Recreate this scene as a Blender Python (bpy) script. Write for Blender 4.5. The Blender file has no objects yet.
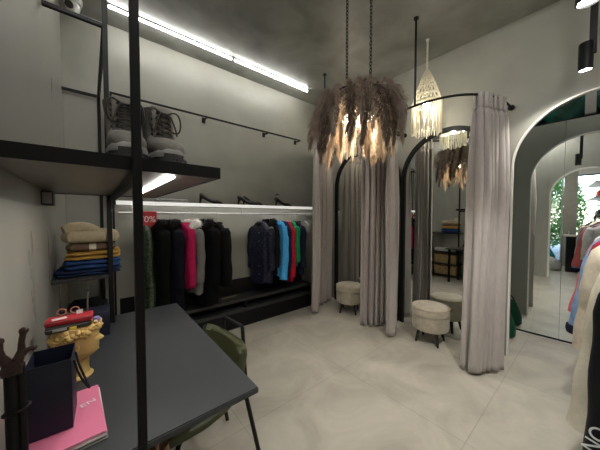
import bpy, bmesh, math, random
from mathutils import Vector, Matrix, Euler
PI = math.pi
sin, cos = math.sin, math.cos
random.seed(7)
S = bpy.context.scene
COL = S.collection

# ------------------------------------------------------------------ materials
def mat(name, col, rough=.6, metal=0, noise=0, nscale=8, bump=0, bscale=60, emit=0, ecol=None,
        trans=0, sheen=0, spec=None, detail=4, transl=0, rnoise=0, stretch=None):
    m = bpy.data.materials.new(name); m.use_nodes = True
    nt = m.node_tree; N = nt.nodes; L = nt.links
    b = N['Principled BSDF']
    b.inputs['Base Color'].default_value = (*col, 1)
    b.inputs['Roughness'].default_value = rough
    b.inputs['Metallic'].default_value = metal
    if spec is not None: b.inputs['Specular IOR Level'].default_value = spec
    if sheen: b.inputs['Sheen Weight'].default_value = sheen
    if trans: b.inputs['Transmission Weight'].default_value = trans
    if emit:
        b.inputs['Emission Color'].default_value = (*(ecol or col), 1)
        b.inputs['Emission Strength'].default_value = emit
    co = None
    if noise or bump or rnoise:
        tc = N.new('ShaderNodeTexCoord'); co = tc.outputs['Object']
        if stretch:
            mp = N.new('ShaderNodeMapping'); mp.inputs['Scale'].default_value = stretch
            L.new(co, mp.inputs['Vector']); co = mp.outputs['Vector']
    if noise:
        n = N.new('ShaderNodeTexNoise'); n.inputs['Scale'].default_value = nscale; n.inputs['Detail'].default_value = detail
        n.inputs['Distortion'].default_value = .4
        L.new(co, n.inputs['Vector'])
        r = N.new('ShaderNodeValToRGB')
        r.color_ramp.elements[0].position = .3; r.color_ramp.elements[1].position = .72
        r.color_ramp.elements[0].color = (*[max(0, c * (1 - noise)) for c in col], 1)
        r.color_ramp.elements[1].color = (*[min(1, c * (1 + noise)) for c in col], 1)
        L.new(n.outputs['Fac'], r.inputs['Fac']); L.new(r.outputs['Color'], b.inputs['Base Color'])
        if rnoise:
            mr = N.new('ShaderNodeMapRange'); mr.inputs['To Min'].default_value = rough - rnoise; mr.inputs['To Max'].default_value = rough + rnoise
            L.new(n.outputs['Fac'], mr.inputs['Value']); L.new(mr.outputs['Result'], b.inputs['Roughness'])
    if bump:
        n2 = N.new('ShaderNodeTexNoise'); n2.inputs['Scale'].default_value = bscale; n2.inputs['Detail'].default_value = 3
        L.new(co, n2.inputs['Vector'])
        bp = N.new('ShaderNodeBump'); bp.inputs['Strength'].default_value = bump; bp.inputs['Distance'].default_value = .01
        L.new(n2.outputs['Fac'], bp.inputs['Height']); L.new(bp.outputs['Normal'], b.inputs['Normal'])
    if transl:
        t = N.new('ShaderNodeBsdfTranslucent'); t.inputs['Color'].default_value = (*col, 1)
        mx = N.new('ShaderNodeMixShader'); mx.inputs['Fac'].default_value = transl
        L.new(b.outputs[0], mx.inputs[1]); L.new(t.outputs[0], mx.inputs[2])
        L.new(mx.outputs[0], N['Material Output'].inputs['Surface'])
    return m

M = {}
M['wall'] = mat('polished_stucco', (.295, .292, .254), .42, noise=.10, nscale=2.2, bump=.06, bscale=5, rnoise=.07, detail=6)
M['wall_sheen'] = mat('sheen_streaked_stucco', (.36, .355, .32), .30, noise=.14, nscale=2.6, bump=.10, bscale=4, rnoise=.10, detail=7, stretch=(1, 1.4, .35))  # left wall: raised tone stands in for light, colour streaks for glossy reflections
M['wall_dark'] = mat('darker_grey_stucco', (.25, .245, .225), .4, noise=.10, nscale=2.2, bump=.06, bscale=5, rnoise=.06, detail=6)  # stucco in a slightly darker grey than the main walls
M['ceil'] = mat('grey_plaster', (.235, .235, .215), .42, noise=.36, nscale=2.3, bump=.15, bscale=4, detail=8, rnoise=.08)
M['black'] = mat('black_powder_coat', (.006, .006, .0065), .5, noise=.15, nscale=30, spec=.25)
M['blackmatt'] = mat('black_laminate', (.008, .008, .0085), .6, spec=.25, noise=.2, nscale=12)
M['charcoal'] = mat('charcoal_laminate', (.035, .036, .037), .45, spec=.35, noise=.08, nscale=10)
M['desk'] = mat('graphite_desk_laminate', (.040, .045, .050), .40, spec=.45, noise=.05, nscale=14, bump=.02, bscale=300)
M['shelfunder'] = mat('bounce_lit_shelf_board', (.15, .135, .115), .32, noise=.14, nscale=6)  # brownish tone stands in for light reflected on the underside
M['white'] = mat('white_lacquer', (.78, .78, .76), .35, noise=.03)
M['trim'] = mat('white_trim', (.82, .80, .75), .4, noise=.03)
M['ledfill'] = mat('fill_led_diffuser', (1, 1, .98), .4, emit=100, ecol=(1, .98, .93))  # stronger glow for out-of-view bars, boosted as fill light
M['led'] = mat('led_diffuser', (1, 1, .98), .4, emit=30, ecol=(1, .985, .94))
M['ledsmall'] = mat('led_strip', (1, 1, .98), .4, emit=9, ecol=(1, .97, .90))
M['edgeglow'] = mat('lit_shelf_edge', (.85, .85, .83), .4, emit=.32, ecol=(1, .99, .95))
M['spotglass'] = mat('spot_lens', (1, 1, .98), .3, emit=30, ecol=(1, .97, .9))
M['bulb'] = mat('warm_bulb', (1, .9, .7), .3, emit=30, ecol=(1, .90, .74))
M['mirror'] = mat('mirror_glass', (.80, .83, .81), .012, metal=1)
M['steel'] = mat('steel', (.34, .34, .335), .42, metal=1)
M['curtain'] = mat('taupe_curtain_cloth', (.40, .36, .338), .85, noise=.06, nscale=40, bump=.15, bscale=220, sheen=.25, stretch=(1, 1, .3))
M['curtainhead'] = mat('curtain_heading_tape', (.50, .45, .43), .85, noise=.05, nscale=50)
M['pouf'] = mat('beige_velvet', (.38, .335, .255), .8, noise=.16, nscale=22, bump=.2, bscale=90, sheen=.4)
M['poufpipe'] = mat('beige_piping', (.40, .35, .27), .8, noise=.1)
M['legwood'] = mat('black_stained_wood', (.015, .012, .010), .45, noise=.2, nscale=20)
M['plume'] = mat('brown_pampas', (.31, .245, .205), .95, noise=.35, nscale=9, transl=.25)
M['plume2'] = mat('dark_brown_pampas', (.15, .112, .092), .95, noise=.35, nscale=9, transl=.25)
M['plumelit'] = mat('bulb_lit_pampas', (.72, .58, .42), .95, noise=.25, nscale=9, transl=.5)  # cream colour stands in for bulb light on the inner plumes
M['cord'] = mat('cotton_cord', (.78, .74, .62), .9, noise=.1, nscale=40, transl=.4)
M['olive'] = mat('olive_leatherette', (.062, .068, .030), .42, noise=.16, nscale=18, bump=.12, bscale=120)
M['navypaper'] = mat('navy_paper', (.010, .014, .032), .5, noise=.12, nscale=6)
M['navyinside'] = mat('dark_navy_inside', (.008, .010, .018), .7, noise=.1)
M['whitepaper'] = mat('white_paper', (.8, .79, .78), .6, noise=.03)
M['pink'] = mat('pink_cover', (.78, .21, .37), .4, noise=.05, nscale=5)
M['brown'] = mat('dark_brown_iron', (.035, .014, .011), .42, noise=.3, nscale=25, bump=.15, bscale=70)
M['ochre'] = mat('ochre_ceramic', (.62, .42, .15), .55, noise=.14, nscale=14, bump=.06, bscale=80)
M['red'] = mat('red_fabric', (.42, .015, .025), .6, noise=.12)
M['redsign'] = mat('red_card', (.48, .03, .04), .5, noise=.05)
M['yellow'] = mat('yellow_plastic', (.8, .6, .05), .4, noise=.04)
M['lilac'] = mat('lilac_plastic', (.25, .2, .5), .5, noise=.05)
M['grey'] = mat('grey_cloth', (.32, .31, .30), .8, noise=.1)
M['copper'] = mat('rosy_metal', (.72, .38, .28), .3, metal=.8)
M['bootgrey'] = mat('grey_nubuck', (.19, .178, .16), .8, noise=.22, nscale=22, bump=.2, bscale=150)
M['boottoe'] = mat('pale_toe_rand', (.26, .255, .24), .5, noise=.12, nscale=30)
M['bootsole'] = mat('speckled_rubber_sole', (.05, .05, .05), .85, noise=.85, nscale=180)
M['lace'] = mat('dark_lace', (.055, .05, .045), .9, noise=.3, nscale=100)
M['heelpat'] = mat('black_patent', (.022, .018, .014), .28, noise=.2)
M['tan'] = mat('tan_leather', (.38, .22, .14), .6, noise=.2, nscale=20)

def tiles():
    m = mat('concrete_tile', (.5, .48, .43), .42)
    nt = m.node_tree; N = nt.nodes; L = nt.links; b = N['Principled BSDF']
    tc = N.new('ShaderNodeTexCoord')
    mp = N.new('ShaderNodeMapping'); mp.inputs['Location'].default_value = (-.77, -.515, 0)
    L.new(tc.outputs['Object'], mp.inputs['Vector'])
    br = N.new('ShaderNodeTexBrick'); br.offset = 0; br.squash = 1
    br.inputs['Scale'].default_value = 1; br.inputs['Brick Width'].default_value = 1.035; br.inputs['Row Height'].default_value = 1.01
    br.inputs['Mortar Size'].default_value = .0035; br.inputs['Mortar Smooth'].default_value = .2
    br.inputs['Color1'].default_value = (.425, .397, .34, 1); br.inputs['Color2'].default_value = (.395, .372, .322, 1)
    br.inputs['Mortar'].default_value = (.33, .31, .27, 1)
    L.new(mp.outputs['Vector'], br.inputs['Vector'])
    n = N.new('ShaderNodeTexNoise'); n.inputs['Scale'].default_value = 2.2; n.inputs['Detail'].default_value = 9; n.inputs['Roughness'].default_value = .62
    n.inputs['Distortion'].default_value = .8
    L.new(tc.outputs['Object'], n.inputs['Vector'])
    r = N.new('ShaderNodeValToRGB'); r.color_ramp.elements[0].position = .28; r.color_ramp.elements[1].position = .75
    r.color_ramp.elements[0].color = (.70, .695, .68, 1); r.color_ramp.elements[1].color = (1.14, 1.14, 1.13, 1)
    L.new(n.outputs['Fac'], r.inputs['Fac'])
    mx = N.new('ShaderNodeMix'); mx.data_type = 'RGBA'; mx.blend_type = 'MULTIPLY'; mx.inputs[0].default_value = 1
    L.new(br.outputs['Color'], mx.inputs[6]); L.new(r.outputs['Color'], mx.inputs[7])
    L.new(mx.outputs[2], b.inputs['Base Color'])
    mr = N.new('ShaderNodeMapRange'); mr.inputs['To Min'].default_value = .34; mr.inputs['To Max'].default_value = .55
    L.new(n.outputs['Fac'], mr.inputs['Value']); L.new(mr.outputs['Result'], b.inputs['Roughness'])
    bp = N.new('ShaderNodeBump'); bp.inputs['Strength'].default_value = .25; bp.inputs['Distance'].default_value = .004; bp.invert = True
    L.new(br.outputs['Fac'], bp.inputs['Height']); L.new(bp.outputs['Normal'], b.inputs['Normal'])
    return m
M['floor'] = tiles()

def cloth(name, col, rough=.85, noise=.12, nscale=30, bump=.2, bscale=180, **k):
    k.setdefault('spec', .15); return mat(name, col, rough, noise=noise, nscale=nscale, bump=bump, bscale=bscale, **k)
def quilted(name, col):
    m = mat(name, col, .5, spec=.3)
    nt = m.node_tree; N = nt.nodes; L = nt.links; b = N['Principled BSDF']
    tc = N.new('ShaderNodeTexCoord'); sp = N.new('ShaderNodeSeparateXYZ'); L.new(tc.outputs['Object'], sp.inputs[0])
    outs = []
    for sgn in (1, -1):
        a = N.new('ShaderNodeMath'); a.operation = 'MULTIPLY_ADD'; a.inputs[1].default_value = sgn
        L.new(sp.outputs['X'], a.inputs[0]); L.new(sp.outputs['Z'], a.inputs[2])
        p = N.new('ShaderNodeMath'); p.operation = 'PINGPONG'; p.inputs[1].default_value = .04
        L.new(a.outputs[0], p.inputs[0]); outs.append(p)
    mn = N.new('ShaderNodeMath'); mn.operation = 'MINIMUM'
    L.new(outs[0].outputs[0], mn.inputs[0]); L.new(outs[1].outputs[0], mn.inputs[1])
    bp = N.new('ShaderNodeBump'); bp.inputs['Strength'].default_value = 1; bp.inputs['Distance'].default_value = .16
    L.new(mn.outputs[0], bp.inputs['Height']); L.new(bp.outputs['Normal'], b.inputs['Normal'])
    return m
def sequin(name, c1, c2):
    m = mat(name, c1, .35)
    nt = m.node_tree; N = nt.nodes; L = nt.links; b = N['Principled BSDF']
    tc = N.new('ShaderNodeTexCoord'); v = N.new('ShaderNodeTexVoronoi'); v.inputs['Scale'].default_value = 75
    L.new(tc.outputs['Object'], v.inputs['Vector'])
    r = N.new('ShaderNodeValToRGB'); r.color_ramp.elements[0].color = (*c1, 1); r.color_ramp.elements[1].color = (*c2, 1)
    r.color_ramp.elements[0].position = .25; r.color_ramp.elements[1].position = .8
    sp = N.new('ShaderNodeSeparateColor'); L.new(v.outputs['Color'], sp.inputs[0])
    L.new(sp.outputs[0], r.inputs['Fac']); L.new(r.outputs['Color'], b.inputs['Base Color'])
    bp = N.new('ShaderNodeBump'); bp.inputs['Strength'].default_value = .6; L.new(sp.outputs[1], bp.inputs['Height']); L.new(bp.outputs['Normal'], b.inputs['Normal'])
    return m
def striped(name, c1, c2, axis, period, frac):
    m = mat(name, c1, .9)
    nt = m.node_tree; N = nt.nodes; L = nt.links; b = N['Principled BSDF']
    tc = N.new('ShaderNodeTexCoord'); sp = N.new('ShaderNodeSeparateXYZ'); L.new(tc.outputs['Object'], sp.inputs[0])
    p = N.new('ShaderNodeMath'); p.operation = 'PINGPONG'; p.inputs[1].default_value = period
    L.new(sp.outputs[axis], p.inputs[0])
    g = N.new('ShaderNodeMath'); g.operation = 'LESS_THAN'; g.inputs[1].default_value = period * frac; L.new(p.outputs[0], g.inputs[0])
    mx = N.new('ShaderNodeMix'); mx.data_type = 'RGBA'; mx.inputs[6].default_value = (*c1, 1); mx.inputs[7].default_value = (*c2, 1)
    L.new(g.outputs[0], mx.inputs[0]); L.new(mx.outputs[2], b.inputs['Base Color'])
    return m

# ------------------------------------------------------------------ mesh builder
class B:
    def __init__(s): s.bm = bmesh.new(); s.mi = 0
    def _f(s, vs):
        try:
            f = s.bm.faces.new(vs); f.material_index = s.mi; return f
        except ValueError: return None
    def box(s, a, b, bev=0, seg=2, rot=None, org=None):
        cs = [Vector((x, y, z)) for x in (a[0], b[0]) for y in (a[1], b[1]) for z in (a[2], b[2])]
        if rot:
            o = Vector(org) if org else (Vector(a) + Vector(b)) / 2
            R = Euler(rot).to_matrix(); cs = [o + R @ (c - o) for c in cs]
        v = [s.bm.verts.new(c) for c in cs]
        fs = [s._f([v[i] for i in q]) for q in ((0, 1, 3, 2), (4, 6, 7, 5), (0, 4, 5, 1), (2, 3, 7, 6), (0, 2, 6, 4), (1, 5, 7, 3))]
        if bev:
            es = list({e for f in fs for e in f.edges})
            r = bmesh.ops.bevel(s.bm, geom=es, offset=bev, segments=seg, affect='EDGES', profile=.5)
            for f in r['faces']: f.material_index = s.mi
        return s
    def ring(s, c, u, v, ru, rv, n):
        return [s.bm.verts.new(c + u * (ru * cos(2 * PI * k / n)) + v * (rv * sin(2 * PI * k / n))) for k in range(n)]
    def skin(s, rings, cap=True, close=False):
        n = len(rings[0])
        R = list(rings) + ([rings[0]] if close else [])
        for a, b in zip(R, R[1:]):
            for k in range(n): s._f([a[k], a[(k + 1) % n], b[(k + 1) % n], b[k]])
        if cap and not close: s._f(rings[0][::-1]); s._f(rings[-1])
        return s
    def tube(s, pts, r, n=8, close=False, rv=None):
        P = [Vector(p) for p in pts]; rings = []; up = None; N = len(P)
        for i, p in enumerate(P):
            if close: t = P[(i + 1) % N] - P[i - 1]
            else: t = P[min(i + 1, N - 1)] - P[max(i - 1, 0)]
            t.normalize()
            if up is None:
                up = Vector((0, 0, 1)) if abs(t.z) < .9 else Vector((0, 1, 0))
            u = up - t * up.dot(t); u.normalize(); v = t.cross(u); up = u
            rr = r[i] if isinstance(r, (list, tuple)) else r
            rings.append(s.ring(p, u, v, rr, (rv if rv else rr), n))
        return s.skin(rings, True, close)
    def cyl(s, a, b, r, n=16, r2=None): return s.tube([a, b], [r, r if r2 is None else r2], n)
    def square(s, a, b, w, d=None):   # square section bar along an axis-aligned segment
        a = Vector(a); b = Vector(b); d = d or w
        t = (b - a); ax = max(range(3), key=lambda i: abs(t[i]))
        h = [w / 2, d / 2]; lo = []; hi = []; j = 0
        for i in range(3):
            if i == ax: lo.append(min(a[i], b[i])); hi.append(max(a[i], b[i]))
            else: lo.append(a[i] - h[j]); hi.append(a[i] + h[j]); j += 1
        return s.box(lo, hi, .002, 1)
    def lathe(s, prof, n=24, c=(0, 0, 0), sx=1, sy=1):
        c = Vector(c); X = Vector((1, 0, 0)); Y = Vector((0, 1, 0)); Z = Vector((0, 0, 1))
        return s.skin([s.ring(c + Z * z, X, Y, max(r, .0004) * sx, max(r, .0004) * sy, n) for r, z in prof])
    def ball(s, c, r, n=12, m=8):
        r = (r, r, r) if not isinstance(r, (tuple, list)) else r
        c = Vector(c)
        return s.skin([s.ring(c + Vector((0, 0, -cos(PI * (i + .02) / (m + .04)) * r[2])), Vector((1, 0, 0)), Vector((0, 1, 0)),
                              sin(PI * (i + .02) / (m + .04)) * r[0], sin(PI * (i + .02) / (m + .04)) * r[1], n) for i in range(m + 1)])
    def grid(s, fn, nu, nv, closeu=False):
        V = [[s.bm.verts.new(fn(i / (nu if closeu else nu - 1), j / (nv - 1))) for i in range(nu)] for j in range(nv)]
        for j in range(nv - 1):
            for i in range(nu if closeu else nu - 1):
                s._f([V[j][i], V[j][(i + 1) % nu], V[j + 1][(i + 1) % nu], V[j + 1][i]])
        return V
    def prism(s, poly, fa, fb):       # polygon extruded: fa / fb map a 2-D point to the two faces
        A = [s.bm.verts.new(fa(p)) for p in poly]; Bv = [s.bm.verts.new(fb(p)) for p in poly]
        n = len(poly); s._f(A[::-1]); s._f(Bv)
        for i in range(n): s._f([A[i], A[(i + 1) % n], Bv[(i + 1) % n], Bv[i]])
        return s
    def done(s, name, m, parent=None, loc=(0, 0, 0), smooth=True, base=None, rz=0, solid=0, sub=0, recalc=True, angle=40):
        if base is not None:
            for v in s.bm.verts: v.co -= Vector(base)
        if recalc: bmesh.ops.recalc_face_normals(s.bm, faces=s.bm.faces)
        me = bpy.data.meshes.new(name); s.bm.to_mesh(me); s.bm.free()
        for mm in (m if isinstance(m, (list, tuple)) else [m]): me.materials.append(mm)
        if smooth:
            for p in me.polygons: p.use_smooth = True
            try: me.set_sharp_from_angle(angle=math.radians(angle))
            except Exception: pass
        o = bpy.data.objects.new(name, me); COL.objects.link(o)
        o.location = loc; o.rotation_euler = (0, 0, rz)
        if parent: o.parent = parent
        if solid:
            md = o.modifiers.new('Solidify', 'SOLIDIFY'); md.thickness = solid; md.offset = 0
        if sub:
            md = o.modifiers.new('Subdivision', 'SUBSURF'); md.levels = sub; md.render_levels = sub
        return o

def thing(name, label, cat, loc=(0, 0, 0), rz=0, group=None):
    o = bpy.data.objects.new(name, None); COL.objects.link(o); o.empty_display_size = .05
    o.location = loc; o.rotation_euler = (0, 0, rz)
    return tag(o, label, cat, group)
def tag(o, label, cat, group=None, kind=None):
    o['label'] = label; o['category'] = cat
    if group: o['group'] = group
    if kind: o['kind'] = kind
    return o
def struct(o): o['kind'] = 'structure'; return o
def copy_tree(o, parent=None):
    c = o.copy(); COL.objects.link(c)
    if parent: c.parent = parent
    for ch in list(o.children): copy_tree(ch, c)
    return c
def text(body, size, m, name, parent, loc, rot, extrude=.0008, sx=1):
    cu = bpy.data.curves.new(name, 'FONT'); cu.body = body; cu.size = size; cu.extrude = extrude
    cu.align_x = 'CENTER'; cu.align_y = 'CENTER'
    t = bpy.data.objects.new('tmp', cu); COL.objects.link(t)
    bpy.context.view_layer.update()
    me = bpy.data.meshes.new_from_object(t.evaluated_get(bpy.context.evaluated_depsgraph_get()))
    bpy.data.objects.remove(t)
    me.materials.clear(); me.materials.append(m)
    o = bpy.data.objects.new(name, me); COL.objects.link(o); o.parent = parent
    o.location = loc; o.rotation_euler = rot; o.scale = (sx, 1, 1)
    return o
def light(kind, name, loc, energy, color=(1, 1, 1), parent=None, rot=(0, 0, 0), **k):
    l = bpy.data.lights.new(name, kind); l.energy = energy; l.color = color
    for a, v in k.items(): setattr(l, a, v)
    o = bpy.data.objects.new(name, l); COL.objects.link(o); o.location = loc; o.rotation_euler = rot
    if parent: o.parent = parent
    return o
V3 = Vector

# ------------------------------------------------------------------ dimensions
XL, XR, YB, ZC = -.2, 3.28, 3.24, 3.40      # left wall, fitting room wall, back wall, ceiling
XM = 4.11                                    # alcove mirror
RA = .58; ZS = 1.95                          # arches: radius, springing height
YF = -1.3                                    # wall behind the clothes rack

# ------------------------------------------------------------------ the setting
b = B(); b.box((-4.0, YF - .1, -.1), (4.6, YB + .15, 0)); struct(b.done('floor', M['floor'], smooth=False))
b = B(); b.box((XL - .12, YF - .1, ZC), (4.6, YB + .15, ZC + .1)); struct(b.done('ceiling', M['ceil'], smooth=False))
b = B(); b.box((-.32, YB, 0), (4.6, YB + .12, ZC)); struct(b.done('wall_back', M['wall'], smooth=False))
b = B(); b.box((-4.0, YF - .1, 0), (4.6, YF, ZC)); struct(b.done('wall_front', M['wall'], smooth=False))

def arch_wall(name, x0, x1, y0, y1, yc, m):  # wall slab with one arched opening centred on yc
    b = B()
    n = 40
    arc = [(yc - RA * cos(PI * k / n), ZS + RA * sin(PI * k / n)) for k in range(n + 1)]
    for x in (x0, x1):
        s = lambda p: b.bm.verts.new((x, p[0], p[1]))
        b._f([s((y0, 0)), s((yc - RA, 0)), s((yc - RA, ZS)), s((y0, ZS))])
        b._f([s((yc + RA, 0)), s((y1, 0)), s((y1, ZS)), s((yc + RA, ZS))])
        b._f([s((y0, ZS)), s((yc - RA, ZS)), s((yc - RA, ZC)), s((y0, ZC))])
        b._f([s((yc + RA, ZS)), s((y1, ZS)), s((y1, ZC)), s((yc + RA, ZC))])
        for a, c in zip(arc, arc[1:]): b._f([s(a), s(c), s((c[0], ZC)), s((a[0], ZC))])
    path = [(yc - RA, 0)] + arc + [(yc + RA, 0)]
    for a, c in zip(path, path[1:]):
        b._f([b.bm.verts.new((x, *p)) for x, p in ((x0, a), (x0, c), (x1, c), (x1, a))])
    for yy in (y0, y1):
        b._f([b.bm.verts.new(q) for q in ((x0, yy, 0), (x1, yy, 0), (x1, yy, ZC), (x0, yy, ZC))])
    bmesh.ops.remove_doubles(b.bm, verts=b.bm.verts, dist=.0005)
    return struct(b.done(name, m, smooth=False))
arch_wall('wall_right', XR, XR + .03, YF, YB, 0.0, M['wall'])
YA = -.19                                     # arch in the left wall, beside the photographer
arch_wall('wall_left', XL - .12, XL, YF, YB, YA, M['wall_sheen'])
def arch_band(xa, xb, yc, r0, r1, z0=0, n=48, ZS=ZS):
    b = B()
    def pts(r): return [(yc - r, z0)] + [(yc - r * cos(PI * k / n), ZS + r * sin(PI * k / n)) for k in range(n + 1)] + [(yc + r, z0)]
    rings = []
    for i, o in zip(pts(r0), pts(r1)):
        rings.append([b.bm.verts.new(q) for q in ((xa, *i), (xa, *o), (xb, *o), (xb, *i))])
    b.skin(rings)
    return b
struct(arch_band(XR - .005, XR + .034, 0, RA - .006, RA + .008).done('trim_1', M['trim'], angle=30))
struct(arch_band(XL - .130, XL + .010, YA, RA - .012, RA + .022).done('trim_2', M['trim'], angle=30))
# alcove behind the open arch
b = B(); b.box((XM + .08, YF, 0), (XM + .15, YB, 2.51)); struct(b.done('wall_alcove', M['wall'], smooth=False))
b = B(); b.box((XR + .03, 1.15, 0), (XM + .35, 1.27, ZC)); struct(b.done('wall_alcove_side', M['wall'], smooth=False))
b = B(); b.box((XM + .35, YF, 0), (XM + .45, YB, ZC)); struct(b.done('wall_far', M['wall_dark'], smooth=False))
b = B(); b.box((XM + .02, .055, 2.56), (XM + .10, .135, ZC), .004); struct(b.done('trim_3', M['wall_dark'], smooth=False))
b = B(); b.box((XM + .08, YF, 2.51), (XM + .35, 1.15, 2.54)); struct(b.done('trim_4', M['blackmatt'], smooth=False))

# alcove mirror, turned very slightly toward the room
t = thing('wall_mirror', 'large two-panel frameless mirror in the alcove seen through the open white-edged arch', 'mirror', (XM, .27, 0), math.radians(2.5))
for y0, y1 in ((.0015, .87), (-1.17, -.0015)):
    b = B(); b.box((0, y0, .036), (.018, y1, 2.53), .001, 1); b.done('mirror_panel', M['mirror'], t, smooth=False)
b = B(); b.box((-.010, -1.17, .022), (.018, .87, .036)); b.done('bottom_rail', M['black'], t, smooth=False)
b = B(); b.box((.002, -1.17, .0), (.018, .87, .0218)); b.done('plinth', M['trim'], t, smooth=False)
b = B(); b.box((-.006, -1.17, 2.53), (.018, .87, 2.545)); b.done('top_rail', M['black'], t, smooth=False)
# emerald cloth stored above the mirror
def emerald(u, v):
    y = -.9 + 1.9 * u; th = v * 2 * PI
    r = .16 + .035 * sin(9 * u * PI + 2 * th) + .02 * sin(23 * u + 3 * th)
    return V3((XM + .215 + .10 * cos(th) * (1 + .2 * sin(17 * u)), y, 2.545 + max(0, .2 + r * 1.35 * sin(th) + .04 * sin(31 * u + th))))
b = B(); V = b.grid(lambda u, v: emerald(u, v), 60, 20)
tag(b.done('green_cloth', cloth('emerald_satin', (.004, .075, .05), .25, noise=.7, nscale=5, bump=.9, bscale=7, spec=.6), smooth=True), 'crumpled emerald green satin cloth stuffed on the ledge above the alcove mirror', 'cloth')
# green bag on the alcove floor
t = thing('green_bag', 'dark green soft bag standing on the floor at the foot of the alcove mirror', 'bag', (3.84, .755, 0))
b = B(); b.skin([b.ring(V3((0, 0, z)), V3((1, 0, 0)), V3((0, 1, 0)), a, c, 24) for z, a, c in ((.0, .10, .12), (.03, .13, .15), (.12, .13, .15), (.22, .10, .12), (.30, .05, .09), (.33, .02, .06))])
b.done('bag_body', cloth('deep_green', (.008, .06, .03), .5, noise=.3), t)
b = B(); b.tube([V3((0, .07 * cos(a), .30 + .09 * sin(a))) for a in [PI * k / 10 for k in range(11)]], .008); b.done('handle', M['black'], t)

# ------------------------------------------------------------------ fitting rooms: mirrors, rods, curtains, poufs
def arch_mirror(yc, label, RA=RA):
    t = thing('arched_mirror', label, 'mirror', (XR, yc, 0), group='arched fitting room mirrors')
    b = B(); n = 40; r = RA - .02
    poly = [(-r, .012)] + [(-r * cos(PI * k / n), ZS + r * sin(PI * k / n)) for k in range(n + 1)] + [(r, .012)]
    b.prism(poly, lambda p: V3((-.022, p[0], p[1])), lambda p: V3((-.004, p[0], p[1])))
    b.done('mirror_glass', M['mirror'], t, smooth=False)
    b = arch_band(-.045, -.001, 0, RA - .035, RA + .012); b.done('frame', M['black'], t, angle=30)
    return t
Y1, Y2 = 2.36, 1.18
arch_mirror(Y1, 'black-framed arched mirror in the far fitting room, next to the room corner')
arch_mirror(1.185, 'black-framed arched mirror in the nearer fitting room, behind the wider pouf', .545)
ZR = 2.55; AX = .80; AYS = {}
def rod_pt(yc, a, z=ZR):
    AY = AYS[yc]; c = cos(a); k, e = AY[0 if c > 0 else 1]
    return V3((XR - AX * max(0, sin(a)) ** e, yc - math.copysign(k * abs(c) ** e, c), z))     # a: 0 (near end on the wall) .. pi (far end)
YR = 2.42; AYS.update({YR: ((.66, 1), (.52, .75)), Y2: ((.58, .8), (.54, .9))})
def rod(yc, ap, label):
    t = thing('curtain_rod', label, 'curtain rod', (XR, yc, 0), group='curved curtain rods')
    P = [rod_pt(yc, PI * k / 40) - V3((XR, yc, 0)) for k in range(41)]; P[0].x = P[-1].x = -.002
    b = B(); b.tube(P, .011, 10); b.done('rail', M['black'], t)
    for k in (0, -1):
        b = B(); b.cyl(P[k], P[k] + V3((-.012, 0, 0)), .028); b.done('wall_flange', M['black'], t)
    q = rod_pt(yc, ap) - V3((XR, yc, 0))
    b = B(); b.cyl(q, V3((q.x, q.y, ZC - .012)), .010, 12); b.done('ceiling_post', M['black'], t)
    b = B(); b.cyl(V3((q.x, q.y, ZC - .014)), V3((q.x, q.y, ZC)), .024, 20); b.done('ceiling_plate', M['black'], t)
rod(YR, 1.60, 'curved black rail of the far fitting room with its ceiling post')
rod(Y2, 1.60, 'curved black rail of the nearer fitting room with its ceiling post by the macrame lamp')

def curtain(yc, a0, a1, label, folds, seed, spread=1.0, amp=.035, tie=0, shift=0):
    AY = .62
    rnd = random.Random(seed); ph = [rnd.uniform(0, 6.28) for _ in range(5)]
    mid = (a0 + a1) / 2; c = rod_pt(yc, mid, 0)
    t = thing('curtain', label, 'curtain', (c.x, c.y, 0), group='taupe fitting room curtains')
    zt, zb = ZR - .02, .02
    def pos(u, v, z, off=0):
        k = 1 + (spread - 1) * v
        a = mid + shift * v + (a0 + (a1 - a0) * u - mid) * k
        p = rod_pt(yc, a, z); nrm = V3((sin(a) * AY, cos(a) * AX, 0)); nrm = V3((-nrm.x, -nrm.y, 0)).normalized()
        w = 2 * PI * folds * u
        am = amp * (.55 + .6 * min(1, v * 3)) * (1 + .25 * sin(3 * u * PI + ph[0]))
        d = am * sin(w + .5 * sin(2.2 * v + ph[1] + 5 * u)) + .3 * am * sin(2 * w + ph[2] + 1.5 * v) + .012 * v * sin(5 * v + ph[3] + 3 * u)
        if v < .05: d = am * .9 * (1 if sin(w) > .2 else -.5) * 1.0 if tie else am * .8 * sin(w)
        tn = V3((-cos(a) * AX, sin(a) * AY, 0)).normalized()
        return p + nrm * (d + off) + tn * (.35 * am * sin(2 * w + ph[4])) - c
    b = B(); b.grid(lambda u, v: pos(u, .04 + .96 * v, zt - .10 + (zb - zt + .10) * v + (.012 * sin(2 * PI * folds * u) if v == 1 else 0)), 26 * folds // 2, 40)
    b.done('cloth', M['curtain'], t, solid=.004, angle=80)
    b = B(); b.grid(lambda u, v: pos(u, .04 * v, zt + .035 - .135 * v), 26 * folds // 2, 5)
    b.done('heading', M['curtainhead'] if tie else M['curtain'], t, solid=.006, angle=80)
    for k in range(folds):
        a = a0 + (a1 - a0) * (k + .5) / folds; p = rod_pt(yc, a) - c
        T = V3((-cos(a) * AX, sin(a) * AY, 0)).normalized(); R = V3((T.y, -T.x, 0)); Z = V3((0, 0, 1))
        b = B(); b.tube([p - Z * .004 + R * .0165 * cos(q) + Z * .0165 * sin(q) for q in [2 * PI * i / 14 for i in range(14)]], .0025, 6, close=True)
        b.done('ring', M['steel'], t)
    return t
curtain(Y2, .26, .80, 'taupe curtain nearest the camera, at the right end of the nearer rail', 6, 1, .86, .054, shift=.10)
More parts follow.
